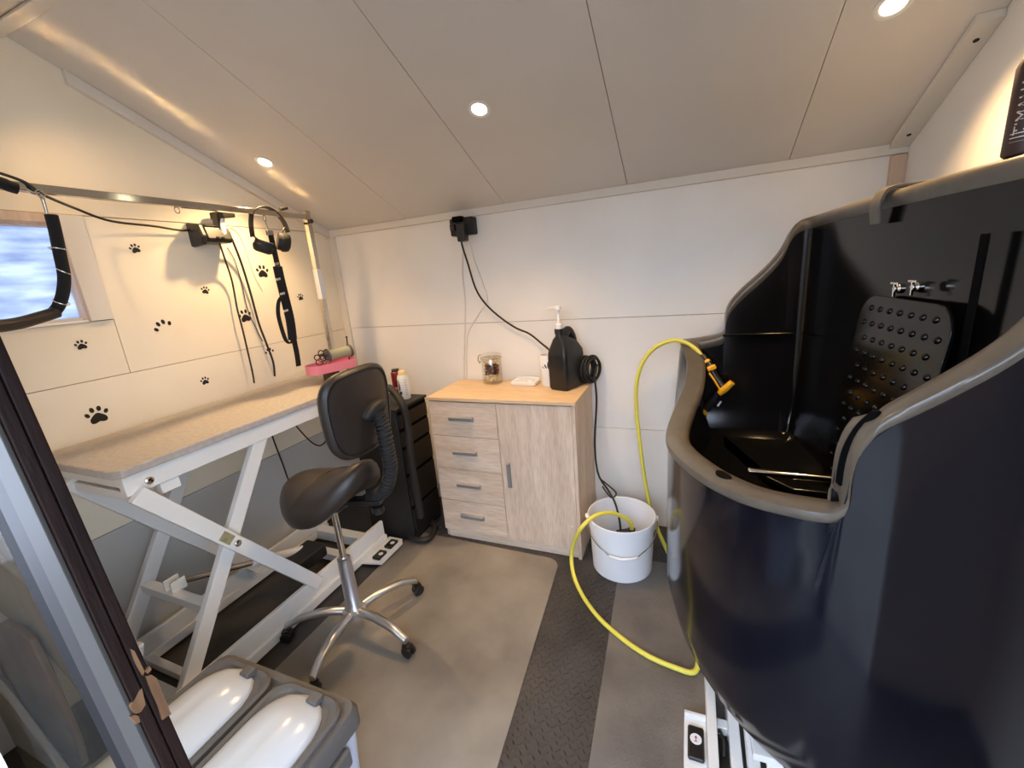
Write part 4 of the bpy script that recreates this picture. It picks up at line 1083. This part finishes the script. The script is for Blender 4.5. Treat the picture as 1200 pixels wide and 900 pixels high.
# ------------------------------------------------------------------ saddle chair
HC = Vector((-1.304, 1.125, .005))
ch = thing('saddle_chair', 'dark vinyl saddle stool with backrest on silver wheeled base', 'chair', HC)
B().lathe([(.042, .10), (.042, .108), (.034, .135), (.030, .14), (.028, .30), (.026, .365), (.018, .368), (.018, .37)], HC, 24).build('column', 'alu', ch, smooth=40)
B().lathe([(.0135, .36), (.0135, .64), (0, .64)], HC, 18).build('gas_lift', 'chrome', ch, smooth=40)
B().lathe([(.045, .085), (.05, .09), (.05, .118), (.04, .125), (0, .125)], HC, 24).build('hub', 'alu', ch, smooth=40)
R5 = .283
for k in range(5):
    a = math.radians(-8+72*k)
    d = Vector((math.cos(a), math.sin(a), 0)); s_ = Vector((-d.y, d.x, 0)); up = Vector((0, 0, 1))
    pth = catmull([HC+d*.03+up*.108, HC+d*.12+up*.118, HC+d*.22+up*.105, HC+d*(R5-.01)+up*.082, HC+d*(R5+.012)+up*.072], 5)
    rings = []
    for i, p in enumerate(pth):
        f_ = i/(len(pth)-1); w_ = .021-.006*f_; h_ = .017-.004*f_
        rings.append([p+s_*w_*math.cos(2*PI*j/12)+up*h_*math.sin(2*PI*j/12) for j in range(12)])
    sp_ = B().loft(rings).build('spoke', 'alu', ch, smooth=50)
    e = HC+d*R5
    cst = B().lathe([(.008, .052), (.008, .075), (0, .075)], e, 10)
    cst.loft([[e+s_*x+Vector((0, 0, z)) + d*y for x, y in ((-.013, -.006), (.013, -.006), (.013, .028), (-.013, .028))] for z in (.03, .054)])
    cst.build('caster_fork', 'black', ch, smooth=40)
    for sg in (-1, 1):
        B().lathe([(.020, 0), (.024, .002), (.024, .012), (.02, .014), (0, .014)], e+d*.014+s_*sg*.005+Vector((0, 0, .0245)), 20, s_*sg).build('caster_wheel', 'black', ch, smooth=40)
# seat: saddle surface, chair faces -x
SC = HC+Vector((-.005, .005, .675))
def seat_pt(r, a, top):
    # outline: wide rear and wings, narrower pommel at -x
    ca, sa = math.cos(a), math.sin(a)
    ex, ey = .215, .185
    wd = 1.0-.16*max(0, -ca)**2+.05*math.cos(2*a)
    x = ex*ca*r*wd; y = ey*sa*r*wd
    # dish along x, drooping wings along y
    z = .30*x*abs(x)*2.2*(1 if x > 0 else .25) + .9*x*x - 1.6*y*y
    return x, y, z
rings = []
NS = 40
prof = [(.0, .075), (.35, .077), (.62, .075), (.82, .066), (.93, .052), (.985, .032), (1.0, .010), (.98, -.012), (.9, -.028), (.6, -.04), (.0, -.045)]
for r, zt in prof:
    rg_ = []
    for k in range(NS):
        x, y, z = seat_pt(max(r, .002), 2*PI*k/NS, True)
        rg_.append(SC+Vector((x, y, z+zt-.01)))
    rings.append(rg_)
seat = B().loft(rings, False, False)
seat.xf(Matrix.Translation(SC) @ Matrix.Rotation(math.radians(-8), 4, 'Y') @ Matrix.Translation(-SC))
se = seat.build('seat', 'leather', ch, smooth=60)
sm = B().tube([SC+Vector((-.01+.0*y, y, .90*.0001-1.6*y*y+.0665)) for y in [-.185+.0185*i for i in range(21)]], .0022, 6)
sm.xf(Matrix.Translation(SC) @ Matrix.Rotation(math.radians(-8), 4, 'Y') @ Matrix.Translation(-SC))
sm.build('seam', 'leather', se, smooth=60)
B().lathe([(.06, .0), (.06, .02), (.03, .03), (0, .03)], SC+Vector((0, 0, -.075)), 20).build('seat_plate', 'black', ch, smooth=40)
B().bar(SC+Vector((0, 0, -.05)), SC+Vector((.20, .06, -.055)), .05, .02).build('back_bracket', 'black', ch, bevel=.004)
B().tube(catmull([SC+Vector((-.03, -.02, -.058)), SC+Vector((-.05, -.09, -.07)), SC+Vector((-.06, -.15, -.085))], 4), .004, 8).build('height_lever', 'black', ch, smooth=60)
# backrest in a plane x = const, leaning
BC = Vector((-1.105, 1.165, 1.01))
def bpt(u, v_, n_):   # u along y, v up, n toward +x
    q = Vector((n_+.10*u*u*-6+.03*(v_)*1.0, u, v_))
    return BC+q
bo = []
for k in range(48):
    a = 2*PI*k/48; c_, s_ = math.cos(a), math.sin(a)
    e_ = 2/3.4
    u = .168*(abs(c_)**e_)*(1 if c_ > 0 else -1); v_ = .165*(abs(s_)**e_)*(1 if s_ > 0 else -1)
    u *= 1+.10*(-v_/.165)*.0+.06*(v_/.165)
    bo.append((u, v_))
rings = [[bpt(u*s_, v_*s_, n_) for u, v_ in bo] for s_, n_ in ((.02, -.032), (.6, -.032), (.88, -.028), (.97, -.016), (1.0, 0.), (.985, .012), (.93, .018), (.90, .014), (.86, .016), (.5, .022), (.02, .023))]
bk_ = B().loft(rings).build('backrest', 'leather', ch, smooth=50)
ms = [bpt(u*.91, v_*.91, .0165) for u, v_ in bo]
B().tube(ms, .0035, 6, True).build('piping', 'black', bk_, smooth=60)
# oval mount and corrugated stem
oc = bpt(.035, -.005, .03)
B().loft([[oc+Vector((x, .062*s_*math.cos(2*PI*k/24), .028*s_*math.sin(2*PI*k/24)+.012*math.cos(2*PI*k/24)*s_)) for k in range(24)] for x, s_ in ((-.012, 1), (.008, 1), (.018, .85), (.022, .5))]).build('mount', 'black_matte', ch, smooth=50)
stem = catmull([oc+Vector((.012, -.002, -.012)), oc+Vector((.026, .0, -.07)), oc+Vector((.030, -.002, -.16)), oc+Vector((.030, -.004, -.235)), oc+Vector((.0, -.006, -.315)), oc+Vector((-.045, -.010, -.355)), oc+Vector((-.085, -.016, -.37))], 22)
B().tube(stem, [(.0285 if (i % 4) < 2 else .0235) for i in range(len(stem))], 14).build('corrugated_stem', 'black_matte', ch, smooth=30)
B().lathe([(.018, 0), (.024, .006), (.024, .03), (0, .032)], oc+Vector((-.05, -.02, -.43)), 16).build('adjust_knob', 'black', ch, smooth=40)

# ------------------------------------------------------------------ black drawer tower, cans, dryer hose
DX0, DX1, DY0, DY1, DH = -1.74, -1.42, 1.745, 2.03, .79
dt = thing('drawer_tower', 'black plastic drawer tower standing between table and oak cabinet', 'drawers', ((DX0+DX1)/2, (DY0+DY1)/2, 0))
B().box((DX0, DY0, .001), (DX1-.012, DY1, DH)).build('body', 'black_matte', dt, bevel=.006)
B().box((DX0-.002, DY0-.002, DH), (DX1, DY1+.002, DH+.015)).build('top', 'black_matte', dt, bevel=.004)
zz = [.03, .22, .42, .58, .685, .78]
for k in range(5):
    d = B().box((DX1-.012, DY0+.012, zz[k]+.004), (DX1, DY1-.012, zz[k+1]-.016)).build('drawer', 'black', dt, bevel=.004)
    B().box((DX1-.011, DY0+.012, zz[k+1]-.016), (DX1-.006, DY1-.012, zz[k+1]+.003)).build('finger_gap', 'tub_rim_dark', d)
c = Vector((-1.505, 1.945, DH+.0155))
sc_ = thing('spray_can', 'white spray can with cream cap on the black drawer tower', 'can', c)
B().lathe([(.030, 0), (.032, .003), (.032, .125), (.026, .14), (0, .141)], c, 28).build('body', 'white_plastic', sc_, smooth=40)
B().lathe([(.022, .14), (.022, .158), (.017, .165), (0, .166)], c, 20).build('cap', 'cream', sc_, smooth=40)
print_on(c, .0325, [(-.028, .075, .006, .026, 0), (-.03, .105, .004, .008, 0), (-.022, .04, .008, .010, 0)], math.atan2(-c.y, -c.x)).build('printed_side', 'ink', sc_)
print_on(c, .0325, [(.012, .07+.014*k, .008, .0015, 0) for k in range(-3, 4)], math.atan2(-c.y, -c.x)).build('small_print', 'grille', sc_)
c = Vector((-1.572, 1.975, DH+.0155))
rc = thing('red_can', 'dark red can behind the white spray can', 'can', c)
B().lathe([(.026, 0), (.028, .003), (.028, .148), (.024, .152), (0, .152)], c, 24).build('body', 'red', rc, smooth=40)
B().lathe([(.022, .152), (.022, .166), (0, .167)], c, 20).build('cap', 'black', rc, smooth=40)
B().lathe([(.0284, .05), (.0284, .062)], c, 24).build('band', 'pink', rc, smooth=40)
c = Vector((-1.62, 1.83, DH+.0155))
tag(B().prism(rrect(c.x, c.y, .06, .035, .01), 'z', c.z, c.z+.02).build('blue_box', 'blue', bevel=.003), 'small flat blue box on the drawer tower', 'box')
dhs = thing('dryer_hose', 'black dryer hose draped over drawer tower with looped end on floor', 'hose', (-1.42, 1.72, .005))
def hz(x, y, X): return onx(x, y, X)
pth = [Vector((-1.60, 1.76, .83)), hz(453, 455, -1.52), hz(463, 461, -1.46), hz(472, 475, -1.40), hz(478, 500, -1.385), hz(481, 530, -1.375), hz(486, 565, -1.37), hz(491, 592, -1.37), hz(493, 606, -1.37)]
B().tube(catmull(pth, 8), .020, 12).build('hose', 'black_matte', dhs, smooth=60)
lc = Vector((-1.405, 1.775, .03)); 
lp_ = [onz(x, y, .03) for x, y in ((493, 600), (483, 608), (478, 620), (483, 630), (493, 633), (504, 630), (509, 618), (503, 606), (497, 602))]
B().tube(catmull(lp_, 6), .0165, 12).build('looped_end', 'black_matte', dhs, smooth=60)
B().tube([onz(495, 597, .07), onz(512, 586, .07)], [.03, .026], 14).build('nozzle', 'black', dhs, smooth=50)
# loose cable under the table
tag(B().tube(catmull([onx(x, y, XL+.03) for x, y in ((340, 490), (352, 505), (366, 519), (376, 522), (384, 514))], 6), .004, 8).build('loose_cable', 'cable', smooth=60), 'black cable sagging under the far end of the table', 'cable')
tag(B().tube(catmull([onx(x, y, XL+.05) for x, y in ((318, 508), (323, 522), (330, 540), (345, 575), (372, 592), (384, 600))], 6), .004, 8).build('loose_cable', 'cable', smooth=60), 'black cable dropping from table behind the saddle seat', 'cable')

# ------------------------------------------------------------------ twin feed bins
BZ = .45
bn = thing('twin_bin', 'twin storage bin with dark grey frame by the door post', 'bin', (-1.0, .40, .005))
BX0, BX1, BY0, BY1 = -1.245, -.750, .20, .60
B().loft([[(x, y, z) for x, y in rrect((BX0+BX1)/2, (BY0+BY1)/2, (BX1-BX0)/2-a, (BY1-BY0)/2-a, .03)] for z, a in ((.0055, .03), (.02, .022), (.38, .004), (.40, .004))]).build('body', 'bin_body', bn, smooth=40)
B().loft([[(x, y, z) for x, y in rrect((BX0+BX1)/2, (BY0+BY1)/2, (BX1-BX0)/2+a, (BY1-BY0)/2+a, .035)] for z, a in ((.385, .002), (.39, .008), (.425, .008), (.440, .0), (.440, -.02), (.43, -.03))]).build('rim_frame', 'grey_plastic', bn, smooth=40)
for k in range(2):
    x0 = BX0+.012+k*(BX1-BX0-.012)/2; x1 = x0+(BX1-BX0-.036)/2
    xc, hw = (x0+x1)/2, (x1-x0)/2
    B().loft([[(x, y, z) for x, y in rrect(xc, (BY0+BY1)/2-.0, hw+a, (BY1-BY0)/2-.016+a, .05)] for z, a in ((.425, 0), (.452, 0), (.458, -.006), (.456, -.016), (.450, -.02))]).build('lid_surround', 'grey_plastic', bn, smooth=40)
    nu, nv = 14, 18; rows = []
    for j in range(nv+1):
        v_ = j/nv
        y = BY0+.02+(BY1-BY0-.048)*v_
        half = (hw-.012)*(1-.06*v_ if v_ < .62 else (1-.06*v_)*max(0, 1-((v_-.62)/.38)**2.8)**.5)
        half = max(half, .002)
        row = []
        for i in range(nu+1):
            u = -1+2*i/nu
            edge = min(1, (1-abs(u))*4)*min(1, (1-v_)*7)
            z = .452+.040*(1-abs(u)**2.6)*(1-.5*v_**3)*min(1, (1-v_)*5)**.6 + .004*math.exp(-((abs(u)-.12)/.06)**2)*(v_ < .85)*edge*0 - .004*math.exp(-(u/.10)**2)*min(1, max(0, (.8-v_)*6))
            row.append((xc+half*u, y, z))
        rows.append(row)
    b = B(); n1 = nu+1
    b.add([p for r in rows for p in r], [(j*n1+i, j*n1+i+1, (j+1)*n1+i+1, (j+1)*n1+i) for j in range(nv) for i in range(nu)])
    lid = b.build('lid', 'bin_lid', bn, smooth=60)
    md = lid.modifiers.new('thickness', 'SOLIDIFY'); md.thickness = .006; md.offset = -1
    B().box((xc-.016+.03, BY1-.056, .452), (xc+.016+.03, BY1-.026, .472)).build('lid_catch', 'grey_plastic', bn, bevel=.004)
B().box((BX1-.004, BY0+.10, .33), (BX1+.018, BY1-.06, .38)).build('side_grip', 'grey_plastic', bn, bevel=.008)
